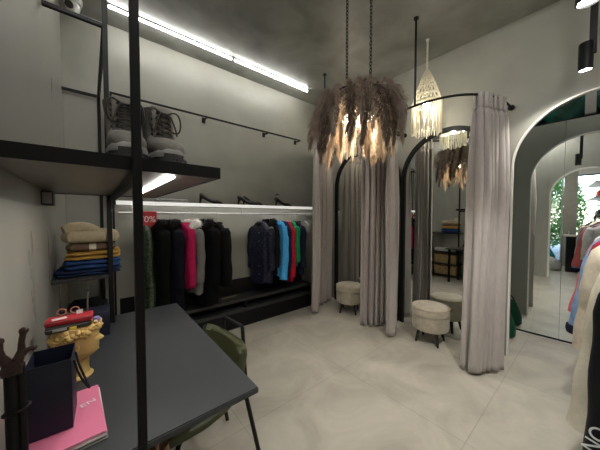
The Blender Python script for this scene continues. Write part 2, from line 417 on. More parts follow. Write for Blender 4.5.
curtain(Y2, 2.34, 2.80, 'right half of the middle pair of taupe curtains, on the nearer rail', 5, 2, 1.0, .036)
curtain(YR, .24, .84, 'left half of the middle pair of taupe curtains, on the far rail', 6, 3, 1.0, .040)
curtain(YR, 1.90, 3.06, 'taupe curtain beside the clothes rail, farthest left of the curtains', 7, 4, 1.0, .040)

def pouf(loc, rz, label, sx=1.0, sy=1.0):
    t = thing('pouf', label, 'pouf', loc, rz, 'beige velvet poufs')
    b = B(); b.lathe([(.0, .155), (.17, .155), (.188, .165), (.195, .20), (.196, .30), (.192, .325), (.18, .327), (0, .327)], 48, sx=sx, sy=sy); b.done('base_drum', M['pouf'], t)
    b = B(); b.lathe([(0, .328), (.185, .328), (.198, .336), (.20, .37), (.196, .405), (.18, .422), (.12, .430), (.0, .432)], 48, sx=sx, sy=sy); b.done('lid', M['pouf'], t)
    for z in (.327, .410):
        b = B(); b.tube([V3((.199 * sx * cos(q), .199 * sy * sin(q), z)) for q in [2 * PI * i / 48 for i in range(48)]], .004, 6, close=True); b.done('piping', M['poufpipe'], t)
    for a in (.78, 2.36, 3.93, 5.5):
        d = V3((cos(a) * sx, sin(a) * sy, 0))
        b = B(); b.tube([d * .125 + V3((0, 0, .156)), d * .165], [.021, .012], 12); b.done('leg', M['legwood'], t)
    return t
pouf((3.00, 1.235, 0), .1, 'round beige velvet pouf on black legs before the nearer fitting room mirror', 1.0, 1.0)
pouf((2.99, 2.42, 0), .5, 'round beige velvet pouf on black legs in the far fitting room, beside the left curtain', 1.0, 1.0)

# macrame lamps
def macrame(x, y, label):
    t = thing('pendant_lamp', label, 'lamp', (x, y, ZC), group='cream macrame pendant lamps')
    b = B(); b.lathe([(.012, -.022), (.018, -.004), (.018, 0)], 20); b.done('ceiling_rose', M['trim'], t)
    b = B()
    for k in range(3):
        b.tube([V3((.006 * cos(18 * s + 2.1 * k), .006 * sin(18 * s + 2.1 * k), -.02 - .32 * s)) for s in [i / 40 for i in range(41)]], .005, 6)
    b.ball((0, 0, -.22), .012); b.ball((0, 0, -.10), .012); b.done('cord', M['cord'], t)
    z0, z1, r1 = -.33, -.70, .150
    b = B(); n = 16
    for sgn in (1, -1):
        for k in range(n):
            P = []
            for i in range(15):
                s = i / 14; r = .012 + (r1 - .012) * (s ** .8); a = 2 * PI * k / n + sgn * 1.15 * s
                P.append(V3((r * cos(a), r * sin(a), z0 + (z1 - z0) * s)))
            b.tube(P, .0042, 5)
    for s in (.3, .55, .78):
        r = .012 + (r1 - .012) * s ** .8
        b.tube([V3((r * cos(q), r * sin(q), z0 + (z1 - z0) * s)) for q in [2 * PI * i / 36 for i in range(36)]], .006, 6, close=True)
    b.done('knotted_cap', M['cord'], t)
    b = B(); b.tube([V3((r1 * cos(q), r1 * sin(q), z1)) for q in [2 * PI * i / 48 for i in range(48)]], .009, 8, close=True); b.done('hoop', M['cord'], t)
    rnd = random.Random(5); b = B()
    for nring, rr, zb in ((50, r1, -1.03), (22, r1 * .68, -.99)):
        for k in range(nring):
            a = 2 * PI * k / nring; L = zb + .035 * abs(((k * 8 / nring) % 1) - .5) + rnd.uniform(-.012, .012)
            w = rnd.uniform(-.05, .05)
            b.tube([V3((rr * cos(a + w * s), rr * sin(a + w * s), z1 + (L - z1) * s)) for s in (0, .33, .66, 1)], [.0036, .0042, .0036, .005], 5)
    b.done('fringe', M['cord'], t)
    b = B(); b.ball((0, 0, -.72), .04); b.done('bulb', M['bulb'], t)
    light('POINT', 'lamp_light', (0, 0, -.80), 5, (1, .93, .80), t, shadow_soft_size=.045)
macrame(2.87, 1.26, 'cream macrame pendant lamp with long fringe above the nearer pouf')
macrame(2.90, 2.42, 'cream macrame pendant lamp in the far fitting room, mostly hidden by the pampas chandelier')

# ------------------------------------------------------------------ pampas chandelier
t = thing('pampas_chandelier', 'large shaggy brown pampas grass chandelier hanging on two chains', 'chandelier', (1.88, 1.44, 2.575))
CH = V3((1.88, 1.44, 2.575))
def chain(x, y, z0, z1, name='chain'):
    b = B(); L = .042; n = int((z0 - z1) / (L * .72))
    for i in range(n):
        c = V3((x, y, z0 - (i + .5) * L * .72)); U = V3((1, 0, 0)) if i % 2 else V3((0, 1, 0))
        b.tube([c + U * (.0105 * cos(q)) + V3((0, 0, 1)) * (L / 2 * sin(q)) for q in [2 * PI * k / 10 for k in range(10)]], .0036, 5, close=True)
    b.bm.transform(Matrix.Translation(-CH)); return b.done(name, M['black'], t)
for x, y in ((1.75, 1.46), (1.93, 1.34)):
    chain(x, y, ZC - .03, 2.56)
    b = B(); b.lathe([(.012, -.034), (.020, -.01), (.020, 0)], 20, c=V3((x, y, ZC)) - CH); b.done('ceiling_canopy', M['black'], t)
b = B()
for r, z in ((.26, -.05), (.15, .0)):
    b.tube([V3((r * cos(q), r * sin(q), z)) for q in [2 * PI * i / 40 for i in range(40)]], .008, 6, close=True)
for k in range(3):
    a = PI * k / 3 - .55
    b.tube([V3((-.26 * cos(a), -.26 * sin(a), -.05)), V3((-.15 * cos(a), -.15 * sin(a), 0)), V3((.15 * cos(a), .15 * sin(a), 0)), V3((.26 * cos(a), .26 * sin(a), -.05))], .006, 6)
b.done('hoop_frame', M['black'], t)
for k in range(4):
    a = PI * k / 2 + .6; p = V3((.11 * cos(a), .11 * sin(a), -.22))
    b = B(); b.cyl(p + V3((0, 0, .04)), V3((p.x, p.y, -.01)), .008, 8); hb = b.done('bulb_holder', M['black'], t)
    b = B(); b.ball(p, (.032, .032, .042)); b.done('bulb', M['bulb'], hb)
    light('POINT', 'chandelier_light', p + V3((0, 0, -.06)), 4.2, (1, .92, .78), t, shadow_soft_size=.04)
def plume_mesh(name, m, seed, out, length, width, droop, n=620):
    rnd = random.Random(seed); b = B()
    def spine(s):            # rises a little, arcs outwards (+x), then hangs
        x = out * (1 - (1 - s) ** 1.7); z = .05 * sin(min(1, s * 2.2) * PI) - length * s ** droop
        return V3((x, .02 * sin(4 * s + seed), z))
    b.tube([spine(i / 12) for i in range(13)], [.005 - .003 * i / 12 for i in range(13)], 5)
    for _ in range(n):
        s = .10 + .90 * rnd.random() ** .85; p = spine(s); T = (spine(min(1, s + .02)) - spine(s - .02)).normalized()
        a = rnd.uniform(0, 2 * PI); u = T.orthogonal().normalized(); v = T.cross(u); R = u * cos(a) + v * sin(a)
        w = width * (min(1, (s + .05) * 2.2)) * (1 - .75 * max(0, s - .55) / .45)
        L = rnd.uniform(.035, .085); e = p + T * L * rnd.uniform(.6, 1) + R * w * rnd.uniform(.35, 1.1)
        e.z -= L * .25; mid = (p + e) / 2 + R * w * .22
        side = T.cross(R).normalized() * rnd.uniform(.0018, .0036)
        q = [b.bm.verts.new(x) for x in (p, mid - side, e, mid + side)]; b._f(q)
    o = b.done(name, m, None, smooth=False, recalc=False); me = o.data; bpy.data.objects.remove(o); return me
PL = [plume_mesh('plume', M[mm], i + 3, o, l, w, d) for i, (mm, o, l, w, d) in enumerate((
    ('plume', .15, .38, .08, 1.7), ('plume2', .11, .44, .076, 1.6), ('plume', .18, .31, .084, 1.8), ('plume2', .08, .46, .07, 1.5)))]
PC = [plume_mesh('plume', M['plumelit'], 20 + i, .05, l, .06, 1.25, 480) for i, l in enumerate((.38, .46))]
rnd = random.Random(11)
def add_plume(me, r, a, z, sc, tw=0):
    o = bpy.data.objects.new('plume', me); COL.objects.link(o); o.parent = t
    o.location = (r * cos(a), r * sin(a), z); o.rotation_euler = (rnd.uniform(-.12, .12), rnd.uniform(-.1, .1), a + tw); o.scale = (sc,) * 3
    return o
for k in range(30): add_plume(PL[k % 4], .25, 2 * PI * k / 30 + rnd.uniform(-.08, .08), -.07 + rnd.uniform(-.02, .02), rnd.uniform(.88, 1.1), rnd.uniform(-.2, .2))
for k in range(24): add_plume(PL[(k + 1) % 4], .15, 2 * PI * k / 24 + rnd.uniform(-.1, .1), 0 + rnd.uniform(-.02, .02), rnd.uniform(.75, .95), rnd.uniform(-.25, .25))
for k in range(12): add_plume(PL[k % 3], .05, 2 * PI * k / 12 + rnd.uniform(-.2, .2), .01, rnd.uniform(.55, .75), rnd.uniform(-.3, .3))
for k in range(26):
    o = add_plume(PC[k % 2], rnd.uniform(.20, .26), 2 * PI * k / 26, -.11, rnd.uniform(.85, 1.1), PI if k % 3 == 0 else 0); o['label'] = 'inner plume coloured as if lit by the bulbs'

# ------------------------------------------------------------------ ceiling lights, track spots, security camera
def led_bar(a, b_, label, m='led'):
    a = V3(a); b_ = V3(b_); c = (a + b_) / 2
    t = thing('ceiling_light', label, 'ceiling light', c, group='linear ceiling lights')
    d = (b_ - a).normalized(); al = abs(d.x) > .5; w = .009
    lo = V3((a.x, a.y - w, ZC - .034)) if al else V3((a.x - w, a.y, ZC - .034)); hi = V3((b_.x, b_.y + w, ZC - .016)) if al else V3((b_.x + w, b_.y, ZC - .016))
    b = B(); b.box(lo, hi, .006); b.done('diffuser', M[m], t, base=c)
    q = ((a.x, a.y - .007, ZC - .016), (b_.x, a.y + .007, ZC)) if al else ((a.x - .007, a.y, ZC - .016), (a.x + .007, b_.y, ZC))
    b = B(); b.box(*q); b.done('channel', M['black'], t, base=c, smooth=False)
    for p in (a, b_):
        b = B(); e = V3((.006, w + .002, .018)) if al else V3((w + .002, .006, .018)); pc = V3((p.x, p.y, ZC - .018)); b.box(pc - e, pc + e); b.done('end_cap', M['grey'], t, base=c, smooth=False)
led_bar((1.37, 2.92, ZC), (2.57, 2.92, ZC), 'glowing linear ceiling light along the back wall, right-hand half toward the corner')
led_bar((.14, 2.92, ZC), (1.34, 2.92, ZC), 'glowing linear ceiling light along the back wall, left-hand half above the shelving')
led_bar((.06, 1.30, ZC), (.06, 2.50, ZC), 'glowing linear ceiling light above the left wall, seen in the fitting room mirror')
led_bar((.06, .06, ZC), (.06, 1.26, ZC), 'linear ceiling light above the left wall over the camera', 'ledfill')

led_bar((3.70, -.9, ZC), (3.70, .9, ZC), 'unseen fill light bar added in the alcove behind the open arch')  # added out of view to fill the dark alcove
led_bar((1.0, -.55, ZC), (2.2, -.55, ZC), 'unseen fill light bar added above the clothes rack', 'ledfill')  # out-of-view bar added as fill from the front
tr = thing('light_track', 'black ceiling track that carries the spotlights', 'track', (1.9, .1, ZC - .3))
b = B(); b.box((.9, .0, ZC - .03), (3.2, .105, ZC)); b.done('rail', M['black'], tr, base=(1.9, .1, ZC - .3), smooth=False)
def spot(x, label, y=.1, zc=2.445, energy=36, aim=(0, 0), ang=1.9, sc=1.0):
    t = thing('spotlight', label, 'spotlight', (x, y, zc), group='track spotlights')
    b = B(); b.box((-.018 * sc, -.052 * sc, .02), (.018 * sc, -.014 * sc, ZC - .03 - zc), .003); b.done('stem', M['black'], t)
    b = B(); b.lathe([(.0, .108), (.035, .107), (.039, .100), (.039, -.090), (.034, -.092), (.032, -.075), (0, -.075)], 28); b.bm.transform(Matrix.Scale(sc, 4)); h = b.done('head', M['black'], t)
    b = B(); b.lathe([(0, -.084), (.031, -.083), (.031, -.077), (0, -.076)], 24); b.bm.transform(Matrix.Scale(sc, 4)); b.done('lens', M['spotglass'], h)
    R = Euler((aim[0], aim[1], 0))
    light('SPOT', 'spot_light', (0, 0, -.105 * sc), energy, (1, .96, .88), t, rot=R, spot_size=ang, spot_blend=.6, shadow_soft_size=.03)
spot(3.04, 'black cylinder spotlight hanging in front of the open arch', .105, 2.712, 24, (.22, -.25), sc=1.08)
spot(1.63, 'nearer spotlight at the top right corner, its bright lens facing down', .055, 2.448, 62, (-.18, -.12), 2.2)

t = thing('security_camera', 'white dome security camera with dark lens on the ceiling in the left corner', 'camera', (-.10, 3.06, ZC))
b = B(); b.lathe([(.062, -.05), (.068, -.02), (.068, 0)], 28); b.done('mount', M['white'], t)
b = B(); b.ball((0, 0, -.075), .052, 20, 14); b.done('ball', M['white'], t)
b = B(); b.cyl((-.02, -.045, -.09), (-.025, -.058, -.097), .030, 20); b.done('lens', M['heelpat'], t)

# ------------------------------------------------------------------ shelving unit in the left corner
UB = V3((.08, 2.05, 0))
t = thing('shelving_unit', 'tall black metal shelving frame with posts and boot shelf along the left wall', 'shelving unit', UB)
def sq(name, a, b_, w, m='black', par=t, base=UB):
    b = B(); b.square(a, b_, w); return b.done(name, M[m], par, base=base, smooth=False)
sq('post', (.099, .848, 0), (.099, .848, ZC), .023)
sq('post', (.082, 2.055, 0), (.082, 2.055, ZC), .027)
sq('post', (.066, 3.195, 0), (.066, 3.195, 2.65), .027)
sq('crossbar', (XL, 2.055, 2.665), (.068, 2.055, 2.665), .024)
sq('crossbar', (XL, 3.195, 2.635), (.052, 3.195, 2.635), .024)
b = B(); b.tube([V3((.078, 2.06, 2.665)), V3((.066, 3.19, 2.637))], .013, 4); b.done('crossbar', M['black'], t, base=UB, smooth=False)
b = B(); b.box((XL + .002, .864, 1.588), (.345, 2.038, 1.618)); sh = b.done('boot_shelf', M['shelfunder'], t, base=UB, smooth=False)
b = B()
b.box((XL + .002, .860, 1.584), (.349, .866, 1.622)); b.box((.343, .866, 1.584), (.349, 2.04, 1.622)); b.box((XL + .002, 2.036, 1.584), (.343, 2.042, 1.622))
b.box((XL + .003, .866, 1.616), (.343, 2.036, 1.6215))
b.done('black_edging', M['black'], sh, smooth=False, base=UB)
b = B(); b.box((.088, .86, 1.556), (.112, 2.045, 1.584)); b.done('shelf_bearer', M['black'], t, base=UB, smooth=False)
b = B(); b.box((.195, .90, 1.577), (.211, 1.60, 1.584), .002); b.done('led_strip', M['ledsmall'], sh, base=UB)
light('AREA', 'shelf_light', V3((.203, 1.25, 1.572)) - UB, 2.2, (1, .95, .86), t, shape='RECTANGLE', size=.014, size_y=.7)
for z, nm in ((1.072, 'shelf'), (.62, 'shelf'), (.335, 'shelf'), (.075, 'shelf')):
    b = B(); b.box((XL + .002, 2.042, z - .022), (.094, 3.20, z), .002); b.done(nm, M['charcoal'], t, base=UB, smooth=False)
t = thing('wall_box', 'small dark grey box on the left wall just under the boot shelf', 'box', (XL, 1.83, 1.545))
b = B(); b.box((0.001, -.05, -.037), (.045, .05, .037), .004); b.done('housing', M['charcoal'], t)
b = B(); b.box((.006, -.0525, -.028), (.040, -.0495, .028), .001); b.done('cover', M['grey'], t)

# folded clothes on the shelf
def folded(name, label, cat, lo, hi, m, layers, seed, group=None, puff=.5, fold=True, wave=.006):
    rnd = random.Random(seed); c = V3(((lo[0] + hi[0]) / 2, (lo[1] + hi[1]) / 2, lo[2]))
    t = thing(name, label, cat, c, 0, group)
    H = hi[2] - lo[2]; h = H / layers
    for L in range(layers):
        dx = rnd.uniform(-.008, .008); dy = rnd.uniform(-.006, .006); ax = (hi[0] - lo[0]) / 2; ay = (hi[1] - lo[1]) / 2
        p1, p2 = rnd.uniform(0, 6), rnd.uniform(0, 6)
        def surf(u, v, L=L):
            a = 2 * PI * u; e = .28
            cx = math.copysign(abs(cos(a)) ** e, cos(a)); cy = math.copysign(abs(sin(a)) ** e, sin(a))
            ph = PI * (v - .5); r = max(.02, cos(ph)) ** (puff * .5)
            if v in (0, 1): r = .02
            z = h * (.5 + .5 * math.copysign(abs(sin(ph)) ** .8, sin(ph)))
            z += wave * (sin(5 * cx + p1) * cos(4 * cy + p2) + .5 * sin(11 * cy + p2 + 4 * cx)) * min(1, z / h)
            return V3((cx * ax * r + dx + wave * .8 * sin(6 * a + p1), cy * ay * r + dy + wave * .8 * sin(7 * a + p2), z + h * L))
        b = B(); V = b.grid(surf, 72, 13, closeu=True); b._f(V[0][::-1]); b._f(V[-1])
        b.done('fold', m if not isinstance(m, list) else m[L % len(m)], t)
    return t
SX0 = XL + .015
denim = cloth('indigo_denim', (.018, .035, .095), .8, noise=.3, nscale=12); denim2 = cloth('mid_blue_denim', (.03, .075, .22), .8, noise=.3, nscale=12)
folded('folded_jeans', 'dark indigo folded jeans at the bottom of the clothes pile', 'jeans', (SX0, 2.07, 1.074), (.145, 2.42, 1.112), denim, 2, 1, 'folded clothes on the corner shelf')
folded('folded_jeans', 'bright mid-blue folded jeans under the mustard knit', 'jeans', (SX0 + .03, 2.07, 1.114), (.135, 2.42, 1.172), denim2, 2, 2, 'folded clothes on the corner shelf')
folded('folded_sweater', 'mustard yellow folded knit above the blue jeans', 'sweater', (SX0 + .045, 2.07, 1.174), (.142, 2.42, 1.228), cloth('mustard_knit', (.52, .30, .07), .9, bump=.4), 2, 3, 'folded clothes on the corner shelf')
folded('folded_sweater', 'brown folded knit with two cream stripes under the cream sweater', 'sweater', (SX0 + .055, 2.08, 1.230), (.118, 2.42, 1.276), striped('brown_cream_stripe', (.15, .095, .06), (.62, .57, .45), 0, .11, .16), 1, 4, 'folded clothes on the corner shelf')
sw = folded('folded_sweater', 'thick cream folded sweater on top of the clothes pile', 'sweater', (SX0 + .03, 2.07, 1.276), (.125, 2.42, 1.362), cloth('cream_knit', (.55, .46, .31), .95, bump=.5, bscale=90), 1, 6, 'folded clothes on the corner shelf', puff=.9, wave=.012)
b = B(); b.tube([V3((-.13 + .2 * s, -.10 + .02 * sin(3 * s), .082 - .02 * s + .028 * sin(PI * s))) for s in [i / 10 for i in range(11)]], [.034, .04, .042, .042, .041, .039, .036, .032, .027, .02, .01], 14); b.done('rolled_sleeve', cloth('cream_knit_sleeve', (.55, .46, .31), .95, bump=.5, bscale=90), sw)
folded('folded_shirt', 'white folded shirts on the corner shelf below the jeans, seen in the mirror', 'shirt', (SX0 + .02, 2.12, .622), (.06, 2.60, .70), cloth('white_shirt_cloth', (.62, .61, .58)), 3, 8, 'folded clothes on lower corner shelf')
folded('folded_shirt', 'dark folded trousers beside the white shirts on the lower corner shelf', 'trousers', (SX0 + .02, 2.68, .622), (.06, 3.12, .68), cloth('black_trouser_cloth', (.02, .02, .025)), 2, 9, 'folded clothes on lower corner shelf')
wick = mat('wicker', (.42, .29, .14), .8, noise=.35, nscale=30, bump=.8, bscale=45)
def basket(x0, x1, y0, y1, z0, h, label):
    c = V3(((x0 + x1) / 2, (y0 + y1) / 2, z0)); t = thing('storage_basket', label, 'basket', c, 0, 'beige woven storage baskets')
    ax, ay = (x1 - x0) / 2, (y1 - y0) / 2
    b = B()
    def rr(k, z):
        vs = []
        for (sx, sy, a0) in ((1, 1, 0), (-1, 1, PI / 2), (-1, -1, PI), (1, -1, 1.5 * PI)):
            for i in range(4):
                a = a0 + i * PI / 6; vs.append(b.bm.verts.new((sx * (ax * k - .03) + .03 * cos(a), sy * (ay * k - .03) + .03 * sin(a), z)))
        return vs
    b.skin([rr(.93, 0), rr(.96, h * .5), rr(1, h), rr(.93, h), rr(.88, .02)]); b.done('basket_body', wick, t)
    b = B(); P = rr(1.0, h); b.tube([v.co.copy() for v in P], .008, 6, close=True); 
    for v in P: b.bm.verts.remove(v)
    b.done('rim', wick, t)
for z in (.077, .337):
    for (y0, y1) in ((2.09, 2.60), (2.66, 3.15)):
        basket(SX0, .07, y0, y1, z, .20 if z < .2 else .21, '%s woven basket on the %s corner shelf, at the %s' % ('beige', 'lowest' if z < .2 else 'second lowest', 'front' if y0 < 2.3 else 'back'))

# ------------------------------------------------------------------ back wall display
t = thing('display_rail', 'thin black square display rail high on the back wall', 'rail', (.155, 3.10, 0))
bs = (.155, 3.10, 0)
sq('post', (.157, 3.10, 0), (.157, 3.10, 2.675), .018, par=t, base=bs)
sq('rail', (.148, 3.10, 2.668), (2.58, 3.10, 2.668), .018, par=t, base=bs)
for x in (1.10, 1.98, 2.58):
    sq('wall_bracket', (x, 3.10, 2.668), (x, YB, 2.668), .016, par=t, base=bs)
    b = B(); b.box((x - .02, YB - .012, 2.635), (x + .02, YB - .001, 2.70)); b.done('wall_plate', M['black'], t, base=bs, smooth=False)
t = thing('wall_shelf', 'long white shelf on the back wall carrying the heeled shoes', 'shelf', (1.45, 3.1, 1.58))
bs = (1.45, 3.1, 1.58)
b = B(); b.box((.17, 2.95, 1.575), (2.86, YB - .001, 1.605), .002); b.done('board', mat('grey_shelf_board', (.075, .075, .07), .7, spec=.1, noise=.05), t, base=bs, smooth=False)
b = B(); b.box((.17, 2.940, 1.567), (2.86, 2.95, 1.6045), .0015); b.done('white_front_lip', M['edgeglow'], t, base=bs, smooth=False)
b = B(); b.box((.20, 2.9505, 1.5675), (2.84, 2.9575, 1.5748)); b.done('led_strip', mat('shelf_led', (1, 1, .98), .4, emit=24, ecol=(1, .97, .90)), t, base=bs, smooth=False)
t = thing('clothes_rail', 'thin steel clothes rail under the white shelf on the back wall', 'clothes rail', (1.5, 3.05, 1.49))
bs = (1.5, 3.05, 1.49)
b = B(); b.cyl((.19, 3.0, 1.49), (2.84, 3.0, 1.49), .0095); b.done('rail', M['steel'], t, base=bs)
for x in (.3, 1.5, 2.78):
    b = B(); b.cyl((x, 3.0, 1.49), (x, 3.0, 1.575), .007); b.cyl((x, 3.0, 1.571), (x, 3.0, 1.575), .02); b.done('hanger_bracket', M['steel'], t, base=bs)
# sale sign
t = thing('sale_sign', 'red sale card with white 70% lettering hanging at the left end of the clothes rail', 'sign', (.425, 2.925, 1.425))
b = B(); b.box((-.085, -.003, -.085), (.080, .003, .080), .001); b.done('card', M['redsign'], t, smooth=False)
text('70%', .088, M['whitepaper'], 'lettering', t, (-.004, -.0035, -.003), (PI / 2, 0, 0))
b = B()
for x in (-.06, .06): b.tube([V3((x, 0, .078)), V3((x, .008, .11)), V3((x, .02, .135)), V3((x, .026, .140))], .0022, 6)
b.done('clip', M['steel'], t)
# bench
bs = (1.5, 3.1, 0)
t = thing('display_bench', 'long low black two-tier bench under the clothes along the back wall', 'bench', bs)
b = B(); b.box((.20, 2.98, .335), (2.72, YB - .002, .37), .003); b.done('top_board', M['charcoal'], t, base=bs, smooth=False)
b = B(); b.box((.20, 3.226, .37), (2.72, YB - .002, .58), .002); b.done('back_panel', M['blackmatt'], t, base=bs, smooth=False)
b = B(); b.box((.20, 2.985, .195), (2.72, YB - .002, .235), .003); b.done('middle_board', M['charcoal'], t, base=bs, smooth=False)
b = B(); b.box((.20, 3.16, .0), (2.72, YB - .002, .335)); b.done('rear_panel', M['blackmatt'], t, base=bs, smooth=False)
b = B(); b.box((.20, 2.985, .0), (2.72, 3.16, .195)); b.done('plinth', M['black'], t, base=bs, smooth=False)
for x in (.21, 1.55, 2.70):
    b = B(); b.box((x - .012, 2.99, .235), (x + .012, 3.16, .335)); b.done('divider', M['black'], t, base=bs, smooth=False)
t = thing('steel_bar', 'short dull brass bar handle lying on the bench top between the coats', 'bar', (1.38, 3.13, .371))
b = B(); b.cyl((-.10, 0, .008), (.10, 0, .008), .0075); b.done('rod', mat('dull_brass', (.35, .29, .17), .4, metal=1), t)
b = B(); b.ball((-.10, 0, .008), .0078, 10, 6); b.ball((.10, 0, .008), .0078, 10, 6); b.done('rod_end', M['steel'], t)

# heeled shoes
def pump(loc, rz, label, strap=False, s=1.0):
    t = thing('high_heel_shoe', label, 'shoe', loc, rz, 'black heeled shoes on the white shelf')
    def prof(u):   # u 0 toe .. 1 heel : centre x, sole z
        x = .125 - .240 * u
        z = .004 if u < .38 else .004 + .074 * (((u - .38) / .62) ** 1.25 if u < 1 else 1)
        return x, z
    b = B(); rings = []
    for i in range(17):
        u = i / 16; x, z = prof(u)
        w = (.010 + .030 * sin(min(1, u / .35) * PI / 2)) if u < .35 else .040 - .016 * sin((u - .35) / .65 * PI) * .8 - .010 * max(0, u - .8) / .2
        h = .018 + .030 * sin(min(1, u / .3) * PI / 2) if u < .4 else .048 - .006 * sin(min(1, (u - .4) / .3) * PI) + .016 * max(0, (u - .62) / .38)
        h *= 1 - .42 * max(0, (u - .86) / .14) ** 2
        w *= 1 + .35 * max(0, (u - .6) / .4)
        rings.append([b.bm.verts.new(V3((x, w * cos(a) * (1 if sin(a) < .2 else .86), z + h * (.5 + .5 * sin(a))))) for a in [2 * PI * k / 18 for k in range(18)]])
    b.skin(rings); b.done('upper', M['heelpat'], t)
    b = B(); b.tube([V3((-.094, 0, .075)), V3((-.104, 0, .045)), V3((-.108, 0, .02)), V3((-.108, 0, .001))], [.022, .013, .009, .008], 12); b.done('stiletto_heel', M['heelpat'], t)
    b = B(); b.prism([(.125, .0), (.10, .028), (.05, .036), (.02, .030), (.02, -.030), (.05, -.036), (.10, -.028)], lambda p: V3((p[0], p[1], 0)), lambda p: V3((p[0], p[1], .005))); b.done('sole', M['heelpat'], t)
    if strap:
        b = B(); b.tube([V3((-.085 + .02 * sin(a), .033 * cos(a), .150 + .012 * sin(2 * a))) for a in [2 * PI * k / 20 for k in range(20)]], .004, 6, close=True); b.done('ankle_strap', M['heelpat'], t)
    t.scale = (1.12 * s, 1.25 * s, 1.12 * s); return t
pump((1.115, 3.06, 1.6055), -.25, 'single black stiletto pump at the left on the white shelf')
pump((1.60, 3.03, 1.6055), -.65, 'black stiletto pump in the middle of the white shelf, left one of its pair')
pump((1.70, 3.08, 1.6055), -.55, 'black stiletto pump in the middle of the white shelf, right one of its pair')
pump((2.21, 3.06, 1.6055), -.15, 'black strappy heeled shoe at the right end of the white shelf', True)
folded('folded_scarf', 'pale grey folded scarf lying on the white shelf behind the boot shelf corner', 'scarf', (.52, 2.98, 1.606), (.84, 3.14, 1.645), cloth('pale_grey_scarf', (.50, .50, .50)), 2, 12)

